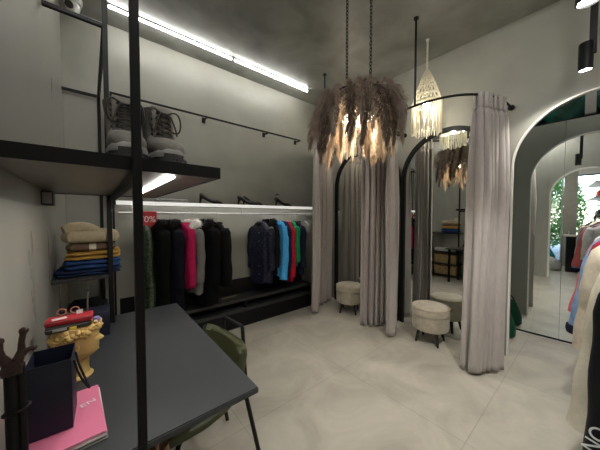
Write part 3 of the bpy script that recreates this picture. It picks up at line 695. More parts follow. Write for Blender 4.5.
# ------------------------------------------------------------------ hanging clothes
def hanger(loc, rz, label, group, w=.2, m=None):
    t = thing('clothes_hanger', label, 'hanger', loc, rz, group)
    b = B(); P = [V3((0, 0, -.115)), V3((0, 0, -.035))] + [V3((.015 * cos(a), 0, .015 * sin(a))) for a in [-1.2 + 4.3 * k / 12 for k in range(13)]]
    b.tube(P, .0022, 6); b.done('hook', M['steel'], t)
    b = B(); b.tube([V3((w * s, 0, -.118 - .055 * abs(s) ** 1.3)) for s in [-1 + k / 8 for k in range(17)]], .008, 8); b.done('shoulder_bar', m or M['black'], t)
    return t
def garment(name, label, cat, loc, rz, m, W=.2, L=.85, D=.06, hem=None, sleeve=.58, sl_out=.05, sl_r=(.062, .05), seed=0, group=None, collar='stand', cm=None,
            furm=None, front=True, buttons=None, hood=False, sl_m=None, cuff=None, fuzz=False, folds=7, sl_fwd=0, lining=None):
    rnd = random.Random(seed); hem = hem or W * 1.05
    t = thing(name, label, cat, (loc[0], loc[1], loc[2] - .04), rz, group)
    ph = [rnd.uniform(0, 6.28) for _ in range(4)]
    zs = [-.070, -.082, -.10, -.125, -.155, -.21, -.28] + [-.28 - (L - .28) * (k / 12) for k in range(1, 13)]
    b = B(); N = 56; rings = []
    for z in zs:
        s = min(1, max(0, (-z - .07) / .10))
        if z > -.13: w = .055 + (W - .055) * (s ** .75); d = .045 + (D * .8 - .045) * s
        else:
            q = (-z - .13) / (L - .13); w = W + (hem - W) * q; d = D * (.85 + .3 * sin(min(1, q * 1.6) * PI / 2))
        f = max(0, (-z - .2) / (L - .2))
        ring = []
        for k in range(N):
            a = 2 * PI * k / N; ca, sa = cos(a), sin(a)
            e = .8
            wob = 1 + .10 * f ** .7 * sin(folds * a + ph[0] + 1.2 * f) + .05 * f * sin((folds + 4) * a + ph[1])
            dd = d * wob * math.copysign(abs(sa) ** e, sa)
            x = w * (1 + .02 * sin(9 * z + ph[2])) * math.copysign(abs(ca) ** e, ca)
            if front and sa < 0 and abs(x) < .012: dd += .006
            hz = .010 * f * sin(4 * a + ph[3])
            ring.append(b.bm.verts.new((x, dd + .006 * sin(14 * z + ph[1]), z + hz)))
        rings.append(ring)
    b.skin(rings); b.done('body', m, t, angle=75)
    if sleeve:
        for sx in (-1, 1):
            n = 15; P = []; R = []
            for k in range(n):
                s = k / (n - 1)
                P.append(V3((sx * (W - .035 + (.045 + sl_out * s ** 1.1) * min(1, s * 4 + .25)), -.012 * s - sl_fwd * s * s + .006 * sin(7 * s + ph[0]), -.145 - sleeve * s)))
                R.append((sl_r[0] + (sl_r[1] - sl_r[0]) * s) * (1 + .06 * sin(17 * s + ph[1] + sx)) * (.72 if k == 0 else 1))
            b = B(); b.tube(P, R, 18); b.done('sleeve', sl_m or m, t, angle=75)
            if cuff:
                e = P[-1]; b = B(); b.tube([e + V3((0, 0, .05)), e + V3((0, 0, .02)), e + V3((0, -.002, -.008))], [sl_r[1] * 1.06, sl_r[1] * 1.12, sl_r[1] * 1.0], 18); b.done('cuff', cuff, t)
    if collar == 'stand':
        b = B(); b.tube([V3(((.058 + .014 * sin(a)) * cos(a), .050 * sin(a) - .002, -.078 - .030 * max(0, -sin(a)))) for a in [2 * PI * k / 24 for k in range(24)]], .014, 8, close=True, rv=.02); b.done('collar', cm or m, t)
    elif collar == 'shirt':
        for sx in (-1, 1):
            b = B(); b.prism([(0, 0), (.065, .012), (.085, -.045), (.03, -.06)], lambda p: V3((sx * p[0], -.052 - .2 * max(0, -p[1]), -.07 + p[1])), lambda p: V3((sx * p[0], -.044 - .2 * max(0, -p[1]), -.07 + p[1])))
            b.done('collar', cm or m, t, smooth=False)
    elif collar == 'fur':
        b = B(); r0 = random.Random(seed + 1)
        ctr = [V3(((.085 + .03 * (1 - sin(a)) * .5) * cos(a), .055 * sin(a) - .01, -.075 - .075 * max(0, -sin(a)))) for a in [2 * PI * k / 24 for k in range(24)]]
        b.tube(ctr, .044, 10, close=True)
        for _ in range(900):
            c = r0.choice(ctr); dv = V3((r0.gauss(0, 1), r0.gauss(0, 1), r0.gauss(0, 1))).normalized(); p = c + dv * .038 + V3((r0.uniform(-.012, .012), 0, 0)); e = p + dv * r0.uniform(.02, .04) - V3((0, 0, .008))
            sd = dv.orthogonal().normalized() * .0035
            b._f([b.bm.verts.new(x) for x in (p - sd, e, p + sd)])
        b.done('fur_collar', furm, t, recalc=False)
    if fuzz:
        b = B(); r0 = random.Random(seed + 2)
        for _ in range(2600):
            a = r0.uniform(0, 2 * PI); z = r0.uniform(-.11, -L * fuzz); q = max(0, (-z - .13) / (L - .13)); w = (W + (hem - W) * q) * min(1, .45 + (-z - .09) * 9)
            n = V3((cos(a) * .6, sin(a), 0)).normalized(); p = V3((w * cos(a) * .98, D * sin(a), z)); e = p + n * r0.uniform(.012, .035) + V3((r0.uniform(-.01, .01), 0, -r0.uniform(.01, .04)))
            sd = V3((-n.y, n.x, 0)) * .004; b._f([b.bm.verts.new(x) for x in (p - sd, e, p + sd)])
        b.done('fur', furm, t, recalc=False)
    if buttons:
        for k in range(6):
            b = B(); b.cyl((.028, -D * 1.02 - .006, -.22 - k * (L - .34) / 5), (.028, -D * 1.02 + .008, -.22 - k * (L - .34) / 5), .010, 14); b.done('button', buttons, t)
    return t
blackwool = cloth('black_wool', (.004, .004, .0045), .95, bump=.4); navywool = cloth('navy_wool', (.004, .005, .010), .9, bump=.3)
furblack = mat('black_fur', (.006, .006, .006), .9, spec=.15, noise=.5, nscale=40); furwhite = mat('white_fur', (.72, .70, .66), .95, noise=.15, nscale=30)
RZ = 1.49; GY = 3.0
G1 = 'clothes on the left of the back wall rail'; G2 = 'clothes on the right of the back wall rail'; GH = 'hangers on the back wall rail'
def hung(x, rz, hl, *a, **k):
    hanger((x, GY, RZ), rz, hl, GH, k.get('W', .2) - .035)
    return garment(*a, **k)
H = PI / 2
hung(.41, -H + .1, 'hanger under the green sequin dress', 'dress', 'green sequinned dress at the left end of the rail behind the sale card', 'dress', (.41, GY, RZ), -H + .1, sequin('green_sequin', (.006, .013, .006), (.075, .10, .055)), W=.15, L=1.02, D=.05, hem=.21, sleeve=0, seed=1, group=G1, front=False)
hung(.53, -H + .15, 'hanger under the long black coat', 'coat', 'long black wool coat next to the green dress', 'coat', (.53, GY, RZ), -H + .15, blackwool, W=.165, L=1.04, D=.07, hem=.195, sleeve=.62, sl_out=.012, sl_r=(.058, .048), seed=2, group=G1, collar='fur', furm=furblack)
hung(.66, -H + .15, 'hanger under the dark navy coat', 'coat', 'very dark navy coat left of the pink coat', 'coat', (.66, GY, RZ), -H + .15, navywool, W=.17, L=1.0, D=.075, hem=.20, sleeve=.6, sl_out=.012, sl_r=(.06, .05), seed=3, group=G1, collar='fur', furm=furblack)
hung(.785, -H + .2, 'hanger under the pink coat', 'coat', 'bright magenta pink coat between dark coats', 'coat', (.785, GY, RZ), -H + .2, cloth('magenta_wool', (.42, .012, .08), .85, bump=.3), W=.165, L=.78, D=.042, hem=.185, sleeve=.6, sl_out=.01, sl_r=(.048, .042), seed=4, group=G1)
hung(.875, -H + .2, 'hanger under the grey coat', 'coat', 'grey melange coat with white fluffy fur collar', 'coat', (.875, GY, RZ), -H + .2, cloth('grey_melange', (.16, .155, .15), .95, noise=.35, nscale=120, bump=.4), W=.17, L=.86, D=.05, hem=.19, sleeve=.58, sl_out=.012, sl_r=(.05, .044), seed=5, group=G1, collar='fur', furm=furwhite)
hung(1.02, -H + .3, 'hanger under the black fur-trimmed coat', 'coat', 'black coat with shaggy fur shoulders, right of the grey coat', 'coat', (1.02, GY, RZ), -H + .3, blackwool, W=.18, L=1.02, D=.08, hem=.19, sleeve=.64, sl_out=.012, sl_r=(.065, .05), seed=6, group=G1, collar='fur', furm=furblack, fuzz=.42)
hung(1.16, -H + .3, 'hanger under the short black jacket', 'jacket', 'black jacket with wide sleeves at the right end of the left group of clothes', 'jacket', (1.16, GY, RZ), -H + .3, cloth('soft_black', (.005, .005, .005), .9), W=.17, L=.82, D=.055, hem=.19, sleeve=.68, sl_out=.02, sl_r=(.062, .055), seed=7, group=G1)
hung(1.79, -H + .28, 'hanger under the quilted navy jacket', 'jacket', 'navy diamond-quilted jacket with silver snaps', 'jacket', (1.79, GY, RZ), -H + .28, quilted('navy_quilt', (.008, .010, .026)), W=.165, L=.90, D=.075, hem=.185, sleeve=.58, sl_out=.012, sl_r=(.062, .05), seed=8, group=G2, cm=cloth('black_corduroy', (.005, .005, .006)), buttons=M['steel'])
hung(1.93, -H + .05, 'hanger under the black hooded jacket', 'jacket', 'black hooded jacket between the quilted jacket and the blue shirt', 'jacket', (1.93, GY, RZ), -H + .05, cloth('black_jersey', (.006, .006, .007)), W=.155, L=.80, D=.045, sleeve=.55, sl_out=.012, sl_r=(.05, .04), seed=9, group=G2, collar='fur', furm=furblack)
bl = hung(2.10, -H + .25, 'hanger under the light blue shirt', 'shirt', 'bright sky-blue shirt with long sleeves on the rail', 'shirt', (2.10, GY, RZ), -H + .25, cloth('sky_blue_cotton', (.075, .40, .80), .8, bump=.3, bscale=60), W=.135, L=.84, D=.042, hem=.15, sleeve=.74, sl_r=(.052, .052), sl_out=.03, seed=10, group=G2, collar='shirt')
bl.rotation_euler = (-.12, 0, -H + .25)
hung(2.19, -H - .25, 'hanger under the navy shirt', 'shirt', 'navy shirt between the sky-blue and the red shirts', 'shirt', (2.19, GY, RZ), -H - .25, cloth('navy_cotton', (.008, .014, .045)), W=.165, L=.88, D=.038, hem=.18, sleeve=.6, sl_out=.012, sl_r=(.046, .04), seed=11, group=G2, collar='shirt')
hung(2.245, -H - .22, 'hanger under the red shirt', 'shirt', 'crimson red shirt on the rail', 'shirt', (2.245, GY, RZ), -H - .22, cloth('crimson_cotton', (.42, .012, .03)), W=.165, L=.94, D=.036, hem=.18, sleeve=.72, sl_r=(.048, .042), sl_out=.03, seed=12, group=G2, collar='shirt', cm=cloth('coral_collar', (.7, .18, .13)))
hung(2.325, -H - .18, 'hanger under the green shirt', 'shirt', 'emerald green shirt with white collar right of the red one', 'shirt', (2.325, GY, RZ), -H - .18, cloth('green_cotton', (.015, .22, .08)), W=.165, L=.72, D=.036, hem=.18, sleeve=.52, sl_r=(.05, .044), sl_out=.015, seed=13, group=G2, collar='shirt', cm=M['whitepaper'])
hung(2.42, -H - .1, 'hanger under the dark teal jacket', 'jacket', 'dark navy jacket last in the right group of clothes', 'jacket', (2.42, GY, RZ), -H - .1, cloth('ink_cotton', (.007, .012, .026)), W=.17, L=.86, D=.045, hem=.185, sleeve=.6, sl_out=.012, sl_r=(.052, .044), seed=14, group=G2)
hanger((2.60, GY, RZ), -H - .4, 'empty white hanger at the right end of the rail beside the curtain', GH, .19, M['white'])

# ------------------------------------------------------------------ clothes rack by the open arch
RY = -.215; RR = 1.475
bs = (2.0, RY, 0)
t = thing('clothes_rack', 'black floor-standing clothes rack at the right edge, running toward the open arch', 'clothes rack', bs)
b = B(); b.cyl((.95, RY, RR), (3.12, RY, RR), .013); b.done('rail', M['black'], t, base=bs)
for x in (.97, 3.10):
    b = B(); b.cyl((x, RY, .03), (x, RY, RR), .014); b.done('post', M['black'], t, base=bs)
    b = B(); b.tube([V3((x, RY - .26, .015)), V3((x, RY + .18, .015))], .015, 10); b.done('foot', M['black'], t, base=bs)
G3 = 'clothes on the floor rack'; GH3 = 'hangers on the floor rack'
def rack(x, hl, *a, **k):
    hanger((x, RY, RR), H, hl, GH3, k.get('W', .2) - .035)
    return garment(*a, **k)
jk = rack(1.20, 'hanger of the black lettered jacket', 'jacket', 'black jacket with white lettering, nearest on the right-hand rack', 'jacket', (1.20, RY, RR), H, cloth('black_nylon', (.010, .011, .014), .5), W=.165, L=.86, D=.06, hem=.185, sleeve=.66, sl_r=(.045, .045), sl_out=.012, seed=21, group=G3, cuff=cloth('grey_rib', (.16, .165, .17)))
text('NO', .055, M['whitepaper'], 'lettering', jk, (.205, .0475, -.66), (PI / 2, -1.3, PI))
rack(1.66, 'hanger of the long cream coat', 'coat', 'long cream wool coat hanging at the right edge', 'coat', (1.66, RY, RR), H, cloth('cream_wool', (.56, .52, .42), .95, noise=.06, bump=.35, bscale=110), W=.165, L=1.12, D=.085, hem=.25, sleeve=.78, sl_r=(.045, .068), sl_out=.05, seed=22, group=G3)
rack(2.00, 'hanger of the beige knit', 'cardigan', 'beige knitted cardigan behind the cream coat on the rack', 'cardigan', (2.00, RY, RR), H, cloth('beige_knit', (.45, .40, .32)), W=.19, L=.8, D=.06, sleeve=.55, seed=23, group=G3)
rack(2.22, 'hanger of the navy dress', 'dress', 'navy blue dress in the middle of the rack', 'dress', (2.22, RY, RR), H, cloth('navy_crepe', (.015, .02, .05)), W=.18, L=1.0, D=.055, sleeve=0, seed=24, group=G3)
rack(2.44, 'hanger of the wine-red blouse', 'blouse', 'wine red blouse just behind the denim jacket on the rack', 'blouse', (2.44, RY, RR), H, cloth('wine_cotton', (.25, .02, .035)), W=.19, L=.78, D=.05, sleeve=.6, seed=25, group=G3)
rack(2.62, 'hanger of the denim jacket', 'jacket', 'pale blue denim jacket with dark fluffy cuffs before the alcove mirror', 'jacket', (2.62, RY, RR), H, cloth('pale_denim', (.17, .27, .46), .85, noise=.3, nscale=14), W=.205, L=.84, D=.065, sleeve=.66, sl_r=(.055, .052), sl_out=.085, seed=26, group=G3, cuff=cloth('navy_fluff', (.012, .014, .03), .95, bump=1, bscale=60))
rack(2.80, 'hanger of the dusty red blouse', 'blouse', 'dusty coral red blouse next to the denim jacket', 'blouse', (2.80, RY, RR), H, cloth('coral_cotton', (.55, .13, .13)), W=.20, L=.84, D=.05, sleeve=.57, sl_r=(.05, .06), sl_out=.09, seed=27, group=G3)
rack(2.98, 'hanger of the white puffer', 'jacket', 'white padded jacket at the far end of the rack, seen in the mirror', 'jacket', (2.98, RY, RR), H, cloth('white_padded', (.66, .66, .66), .6), W=.19, L=.62, D=.065, sleeve=.44, sl_r=(.06, .052), sl_out=.03, seed=28, group=G3)

# ------------------------------------------------------------------ boots on the boot shelf
def boot(loc, rz, label):
    t = thing('hiking_boot', label, 'boot', loc, rz, 'grey lace-up hiking boots'); t.scale = (1.06, 1.04, .94)
    X, Y, Z = V3((1, 0, 0)), V3((0, 1, 0)), V3((0, 0, 1))
    foot = [(-.140, .012, .030, .055), (-.134, .033, .058, .062), (-.115, .046, .075, .063), (-.085, .051, .086, .062), (-.05, .051, .098, .063), (-.015, .047, .120, .070), (.02, .043, .135, .075), (.06, .041, .135, .075), (.095, .037, .13, .073), (.118, .022, .10, .06)]
    b = B(); rings = []
    for y, w, h, c in foot:
        rings.append([b.bm.verts.new(V3((w * math.copysign(abs(cos(a)) ** .8, cos(a)), y, .030 + h * .5 * (1 + math.copysign(abs(sin(a)) ** .85, sin(a)))))) for a in [2 * PI * k / 24 for k in range(24)]])
    b.skin(rings)
    sh = [(.09, .010, .044, .070), (.13, .028, .044, .066), (.165, .040, .045, .064), (.20, .046, .047, .066), (.235, .048, .051, .071), (.25, .048, .053, .074)]
    r2 = [b.ring(Z * z + Y * y, X, Y, rx, ry, 24) for z, y, rx, ry in sh]
    r2 += [b.ring(Z * .254 + Y * .048, X, Y, .046, .066, 24), b.ring(Z * .20 + Y * .046, X, Y, .038, .055, 24)]
    b.skin(r2); b.done('upper', M['bootgrey'], t, angle=60)
    out = [(0, -.150), (.030, -.143), (.05, -.118), (.056, -.08), (.054, -.03), (.046, .02), (.045, .07), (.042, .105), (.025, .126), (0, .13)]
    poly = out + [(-x, y) for x, y in out[-2:0:-1]]
    b = B(); b.prism(poly, lambda p: V3((p[0], p[1], .0)), lambda p: V3((p[0] * .97, p[1] * .98, .034 + .012 * max(0, -p[1] / .15))))
    b.done('sole', M['bootsole'], t, angle=50)
    b = B(); rings = []
    for y, w, h, c in foot[:5]:
        rings.append([b.bm.verts.new(V3(((w + .003) * cos(a), y - .004, .032 + (h * .60 if y < -.1 else h * .5) * (max(0, sin(a)) ** .8)))) for a in [PI * k / 16 for k in range(17)] + [PI + PI * k / 8 for k in range(1, 8)]])
    b.skin(rings); b.done('toe_cap', M['boottoe'], t, angle=60)
    b = B(); b.tube([V3((0, -.045, .115)), V3((0, -.040, .16)), V3((0, -.032, .20)), V3((0, -.030, .235)), V3((0, -.024, .250))], [.008, .008, .008, .009, .007], 12, rv=.034); b.done('tongue', M['bootgrey'], t)
    def fr(z): return -.052 - .028 * max(0, (.125 - z) / .05) + .020 * max(0, z - .13) / .1
    b = B(); zs = [.098, .118, .138, .158, .180, .202, .224]
    for i, z in enumerate(zs):
        for s in (1, -1):
            z2 = zs[min(i + 1, len(zs) - 1)]
            b.tube([V3((s * .031, fr(z) + .022, z)), V3((s * .018, fr(z) - .006, z + .003)), V3((-s * .018, fr(z2) - .008, z2 - .003)), V3((-s * .031, fr(z2) + .018, z2))], .0036, 6)
    for s in (1, -1):
        b.tube([V3((s * (.008 + .036 * sin(PI * q) ** .8 + .010 * q), -.042 - .022 * sin(PI * q), .222 - .062 * q + .022 * sin(2 * PI * q))) for q in [i / 16 for i in range(17)]], .0030, 6)
        b.tube([V3((s * (.006 + .03 * q), -.044 - .022 * sin(1.6 * q), .222 - .085 * q * q)) for q in [i / 8 for i in range(9)]], .0030, 6)
    for z in zs:
        for s in (1, -1): b.ball((s * .033, fr(z) + .018, z), .0055, 8, 6)
    b.done('laces', M['lace'], t)
    b = B(); b.tube([V3((0, .118, .235)), V3((0, .14, .25)), V3((0, .14, .28)), V3((0, .112, .268))], .006, 6); b.done('pull_loop', M['lace'], t)
    return t
boot((.090, 1.085, 1.6225), .03, 'grey lace-up hiking boot on the boot shelf, half hidden by the front post')
boot((.205, 1.090, 1.6225), .10, 'grey lace-up hiking boot on the boot shelf, right one of the pair')

# ------------------------------------------------------------------ desk
bs = (.15, 1.53, 0)
t = thing('desk', 'long dark graphite desk along the left wall', 'desk', bs)
b = B(); b.prism([(XL + .004, .876), (.508, .876), (.508, 2.18), (.105, 2.18), (.105, 2.03), (XL + .004, 2.03)], lambda p: V3((p[0], p[1], .727)), lambda p: V3((p[0], p[1], .752)))
bmesh.ops.bevel(b.bm, geom=list(b.bm.edges), offset=.004, segments=2, affect='EDGES')
b.done('desk_top', M['desk'], t, base=bs)
for x, y in ((XL + .04, .92), (XL + .04, 1.98), (.44, 2.12)):
    b = B(); b.square((x, y, 0), (x, y, .727), .04); b.done('leg', M['black'], t, base=bs, smooth=False)
b = B(); b.box((XL + .06, 1.965, .665), (.42, 1.995, .727)); b.done('rail', M['black'], t, base=bs, smooth=False)
b = B(); b.box((XL + .02, .94, .665), (XL + .05, 1.96, .727)); b.done('rail', M['black'], t, base=bs, smooth=False)
DZ = .7525
bs = (-.06, 1.72, 0)
t = thing('low_crate', 'low black crate board on the floor under the desk', 'crate', bs)
b = B(); b.box((XL + .06, 1.42, .02), (.06, 1.92, .16), .004); b.done('box', M['blackmatt'], t, base=bs, smooth=False)
for y in (1.45, 1.89):
    b = B(); b.box((XL + .08, y - .02, 0), (.04, y + .02, .021)); b.done('runner', M['black'], t, base=bs, smooth=False)
basket(XL + .07, .05, 1.44, 1.90, .161, .22, 'beige woven basket on the crate under the desk')
# magazines
for i in range(5):
    c = ('pink', 'whitepaper', 'whitepaper', 'grey', 'pink')[4 - i] if i < 4 else 'pink'
    z = DZ + .0002 + i * .0046; k = (.006, -.004, .004, .002, 0)[i]
    c = ('grey', 'whitepaper', 'whitepaper', 'pink', 'pink')[i]
    lab = ('grey-covered catalogue at the bottom of the stack under the navy bag', 'white catalogue second from the bottom of the stack', 'white catalogue in the middle of the stack', 'pink catalogue second from the top of the stack', 'pink catalogue with white lettering on top of the stack')[i]
    t = thing('catalogue', lab, 'magazine', (-.090 + k, 1.122 - k, z), .062 + .02 * (i % 2) - .01, 'catalogues stacked on the desk')
    b = B(); b.box((-.0985, -.146, .0006), (.0975, .146, .0036)); b.done('pages', M['whitepaper'], t, smooth=False)
    b = B(); b.box((-.099, -.147, 0), (.0985, .147, .0006)); b.box((-.099, -.147, .0036), (.0985, .147, .0043)); b.box((-.0995, -.147, 0), (-.0985, .147, .0043)); b.done('cover', M[c], t, smooth=False)
    if i == 4: text('EN', .030, M['whitepaper'], 'lettering', t, (.064, .043, .0044), (0, 0, .32), .0003, 1.25)
# navy shopping bag
bz = DZ + .0243
t = thing('shopping_bag', 'small navy blue paper shopping bag with cord handles standing on the catalogues', 'bag', (-.113, 1.128, bz), -.03)
b = B(); w, d, h = .052, .066, .222
b.box((-w, -d, 0), (w, d, .002))
for q in (((-w, -d, 0), (w, -d + .0015, h)), ((-w, d - .0015, 0), (w, d, h)), ((-w, -d, 0), (-w + .0015, d, h)), ((w - .0015, -d, 0), (w, d, h))): b.box(*q)
b.done('bag_body', M['navypaper'], t, smooth=False)
b = B(); b.box((-w + .002, -d + .002, .0025), (w - .002, d - .002, .004)); b.done('base_card', M['navyinside'], t, smooth=False)
for x in (w + .003,):
    b = B(); b.tube([V3((x, -.03 + .06 * s, h - .02 - .125 * sin(PI * s) ** .7)) + V3((.036 * math.copysign(sin(PI * s), x), 0, 0)) for s in [i / 14 for i in range(15)]], .0032, 8); b.done('handle', M['navyinside'], t)
# forked iron stand
t = thing('hook_stand', 'black metal pole with a dark brown forked iron top at the desk corner', 'stand', (-.164, .935, DZ)); t.scale = (1, 1, .96)
b = B(); b.lathe([(.0, 0), (.028, 0), (.028, .006), (.016, .010), (.0, .010)], 24); b.done('base', M['black'], t)
b = B(); b.cyl((-.004, 0, .008), (-.004, 0, .335), .0125, 18); b.done('pole', M['black'], t)
b = B(); b.cyl((.013, .004, .008), (.013, .004, .335), .0085, 14); b.done('pole', M['black'], t)
b = B(); b.tube([V3((.004 + .024 * cos(q), .002 + .018 * sin(q), .215 + .006 * cos(q))) for q in [2 * PI * i / 24 for i in range(24)]], .003, 8, close=True); b.done('strap', M['black'], t)
b = B()
def fork(pts, r, knob):
    b.tube([V3(p) for p in pts], r, 12, rv=None); b.ball(pts[-1], (knob, knob * .75, knob), 14, 10)
b.prism([(-.017, .316), (.017, .316), (.019, .335), (.013, .352), (-.012, .352), (-.019, .335)], lambda p: V3((p[0], -.0165, p[1])), lambda p: V3((p[0], .010, p[1])))
fork([(.006, -.004, .338), (.012, -.004, .356), (.017, -.004, .374), (.017, -.004, .394), (.020, -.004, .414), (.022, -.004, .424)], [.012, .0105, .008, .0065, .0065, .0075], .0098)
fork([(-.006, -.004, .338), (-.011, -.004, .354), (-.017, -.004, .368), (-.019, -.004, .384), (-.019, -.004, .398), (-.020, -.004, .408)], [.012, .0105, .008, .0065, .0065, .0075], .0098)
fork([(.012, -.005, .356), (.023, -.006, .370), (.032, -.006, .374), (.038, -.006, .374)], [.009, .008, .006, .006], .0075)
for p in ((-.008, -.0175, .338), (.012, -.0175, .344), (.002, -.0175, .325)): b.ball(p, .0025, 8, 6)
b.done('forked_hook', M['brown'], t)

# head-shaped planter
hx, hy = -.066, 1.44
t = thing('head_vase', 'ochre yellow ceramic vase shaped like a woman\'s head in profile with a wreath of hair', 'vase', (hx, hy, DZ))
def lerp(tab, z):
    for (a, fa), (c, fc) in zip(tab, tab[1:]):
        if z <= c:
            s = (z - a) / (c - a); s = s * s * (3 - 2 * s) * .5 + s * .5
            return fa + (fc - fa) * s
    return tab[-1][1]
front = [(0, .052), (.006, .056), (.018, .044), (.04, .040), (.085, .042), (.098, .060), (.110, .078), (.118, .077), (.124, .072), (.130, .079), (.136, .075), (.141, .079), (.148, .074), (.153, .076), (.158, .095), (.164, .097), (.172, .088), (.184, .078), (.192, .077), (.205, .082), (.225, .080), (.245, .072)]
back = [(0, .050), (.006, .054), (.018, .046), (.05, .050), (.09, .060), (.12, .070), (.16, .085), (.20, .088), (.245, .080)]
half = [(0, .050), (.006, .054), (.018, .038), (.05, .034), (.085, .038), (.10, .050), (.13, .060), (.17, .067), (.21, .070), (.245, .066)]
b = B(); rings = []; nz = 96; NS = 72
for i in range(nz + 1):
    z = .245 * i / nz; f, k, w = lerp(front, z), lerp(back, z), lerp(half, z); ring = []
    soft = lerp([(0, .052), (.006, .056), (.018, .038), (.04, .032), (.085, .034), (.10, .060), (.12, .072), (.16, .077), (.20, .080), (.245, .072)], z)
    for q in range(NS):
        a = 2 * PI * q / NS; ca, sa = cos(a), sin(a)
        if ca > 0:
            al = math.atan2(abs(sa), ca); nw = math.exp(-(al / (.26 if .15 < z < .18 else .36)) ** 2)
            r = soft + (f - soft) * nw
            if .176 < z < .192: r -= .007 * math.exp(-((al - .42) / .17) ** 2) * math.exp(-((z - .184) / .006) ** 2)
            if .180 < z < .2: r += .003 * math.exp(-((al - .42) / .3) ** 2) * math.exp(-((z - .195) / .004) ** 2)
            x = r * ca
        else: x = k * ca
        ring.append(b.bm.verts.new((x, w * sa, z)))
    rings.append(ring)
rings.append([b.bm.verts.new((v.co.x * .86, v.co.y * .86, .243)) for v in rings[-1]])
rings.append([b.bm.verts.new((v.co.x * .7, v.co.y * .7, .205)) for v in rings[-2]])
b.skin(rings); b.done('head', M['ochre'], t, angle=80)
b = B(); rnd = random.Random(3)
for q in range(64):
    a = 2 * PI * q / 64; z = .215 + .016 * cos(a) + rnd.uniform(-.016, .016)
    for zz in (z, z + .018 - .030 * (rnd.random())):
        rx = .078 + rnd.uniform(-.004, .006); ry = .068 + rnd.uniform(-.003, .005)
        b.ball((rx * cos(a), ry * sin(a), zz), rnd.uniform(.0075, .0125), 8, 6)
for q in range(26):
    a = PI * .62 + PI * .76 * q / 25; s = rnd.uniform(0, 1)
    b.tube([V3(((.088 - .012 * k) * cos(a + .04 * k), (.070 - .010 * k) * sin(a + .04 * k), .205 - .033 * k)) for k in range(3)], [.009, .008, .005], 6)
b.done('wreath_of_hair', M['ochre'], t); t.scale = (.97, 1, .93)
for s in (1, -1):
    b = B(); b.tube([V3((-.004 + .012 * sin(q), s * .064, .165 + .017 * cos(q))) for q in [2 * PI * k / 12 for k in range(12)]], .0045, 6, close=True); b.done('ear', M['ochre'], t)
# things lying on the head vase
hz = DZ + .2435 * .93
def pouch(name, label, c, half, rz, m, tilt=0):
    t = thing(name, label, 'pouch', c, rz, 'small pouches on top of the head vase'); t.rotation_euler = (0, tilt, rz)
    b = B(); b.box((-half[0], -half[1], 0), (half[0], half[1], half[2]), min(half) * .35, 3); b.done('pouch_body', m, t)
    b = B(); b.box((-half[0] * .96, -half[1] - .0012, half[2] * .70), (half[0] * .96, -half[1] + .001, half[2] * .78)); b.done('zip', M['steel'], t, smooth=False)
    return t
p1 = pouch('black_pouch', 'black and grey pouch with a small yellow tag on the head vase', (hx - .022, hy - .018, hz), (.072, .036, .026), .08, M['charcoal'])
b = B(); b.box((.0, -.0405, .004), (.022, -.036, .016), .001); b.done('tag', M['yellow'], p1)
b = B(); b.box((-.050, -.0395, .008), (-.008, -.0362, .018), .001); b.done('patch', M['grey'], p1)
pouch('red_pouch', 'dark red pouch lying on the black pouch on the head vase', (hx - .018, hy - .014, hz + .0265), (.075, .036, .024), -.05, M['red'])
t = thing('paper_slip', 'white paper slip lying on the red pouch', 'paper', (hx - .05, hy - .03, hz + .051), .2)
b = B(); b.box((-.022, -.012, 0), (.022, .012, .0012)); b.done('sheet', M['whitepaper'], t, smooth=False)
t = thing('scissors', 'pair of scissors with rosy ring handles on top of the red pouch', 'scissors', (hx - .02, hy + .004, hz + .051), 0)
t.scale = (.8, .8, .8)
for sx in (-1, 1):
    b = B(); b.tube([V3((sx * .026 + .0175 * cos(q) - .005, .004, .020 + .0165 * sin(q))) for q in [2 * PI * k / 20 for k in range(20)]], .0032, 8, close=True); b.done('ring_handle', M['copper'], t)
    b = B(); b.tube([V3((sx * .014, .004, .004)), V3((0, .012, .004)), V3((-sx * .012, .03, .004))], .003, 6); b.done('blade', M['steel'], t)
t = thing('label_card', 'small white label card standing against the scissors handles', 'label', (hx + .012, hy - .006, hz + .051), .1)
b = B(); b.box((-.010, -.001, 0), (.010, .001, .017)); b.done('card', M['whitepaper'], t, smooth=False)
t = thing('paint_tin', 'small lilac and blue cap at the front of the wreath on the head vase', 'cap', (hx + .068, hy - .005, hz - .002))
b = B(); b.lathe([(0, 0), (.013, 0), (.014, .004), (.014, .02), (.012, .024), (0, .024)], 18); b.done('cap_body', M['lilac'], t)
t = thing('pen', 'thin silver pen standing upright behind the head vase', 'pen', (hx + .035, hy + .034, hz - .002))
b = B(); b.cyl((0, 0, 0), (.006, .0, .135), .0034, 10); b.done('barrel', M['steel'], t)
b = B(); b.cyl((.006, 0, .135), (.0064, 0, .145), .0022, 8); b.done('tip', M['black'], t)
# boxes behind the vase
t = thing('navy_box', 'lower navy cardboard box standing behind the head vase', 'box', (-.055, 1.90, DZ), .06, 'navy boxes behind the head vase')
b = B(); b.box((-.12, -.07, 0), (.115, .07, .072), .003); b.done('carton', M['navypaper'], t)
b = B(); b.box((-.121, -.071, .048), (.116, .071, .0735), .002); b.done('lid', M['navypaper'], t)
t = thing('navy_box', 'upper navy box with yellow and white print, on the lower navy box', 'box', (-.05, 1.895, DZ + .0742), -.04, 'navy boxes behind the head vase')
b = B(); b.box((-.115, -.07, 0), (.115, .07, .075), .003); b.done('carton', M['navypaper'], t)
b = B()
for k in range(5): b.box((.035 + .014 * (k % 3), -.0712, .018 + .022 * (k // 3)), (.043 + .014 * (k % 3), -.0698, .028 + .022 * (k // 3)))
b.done('print', M['yellow'], t, smooth=False)
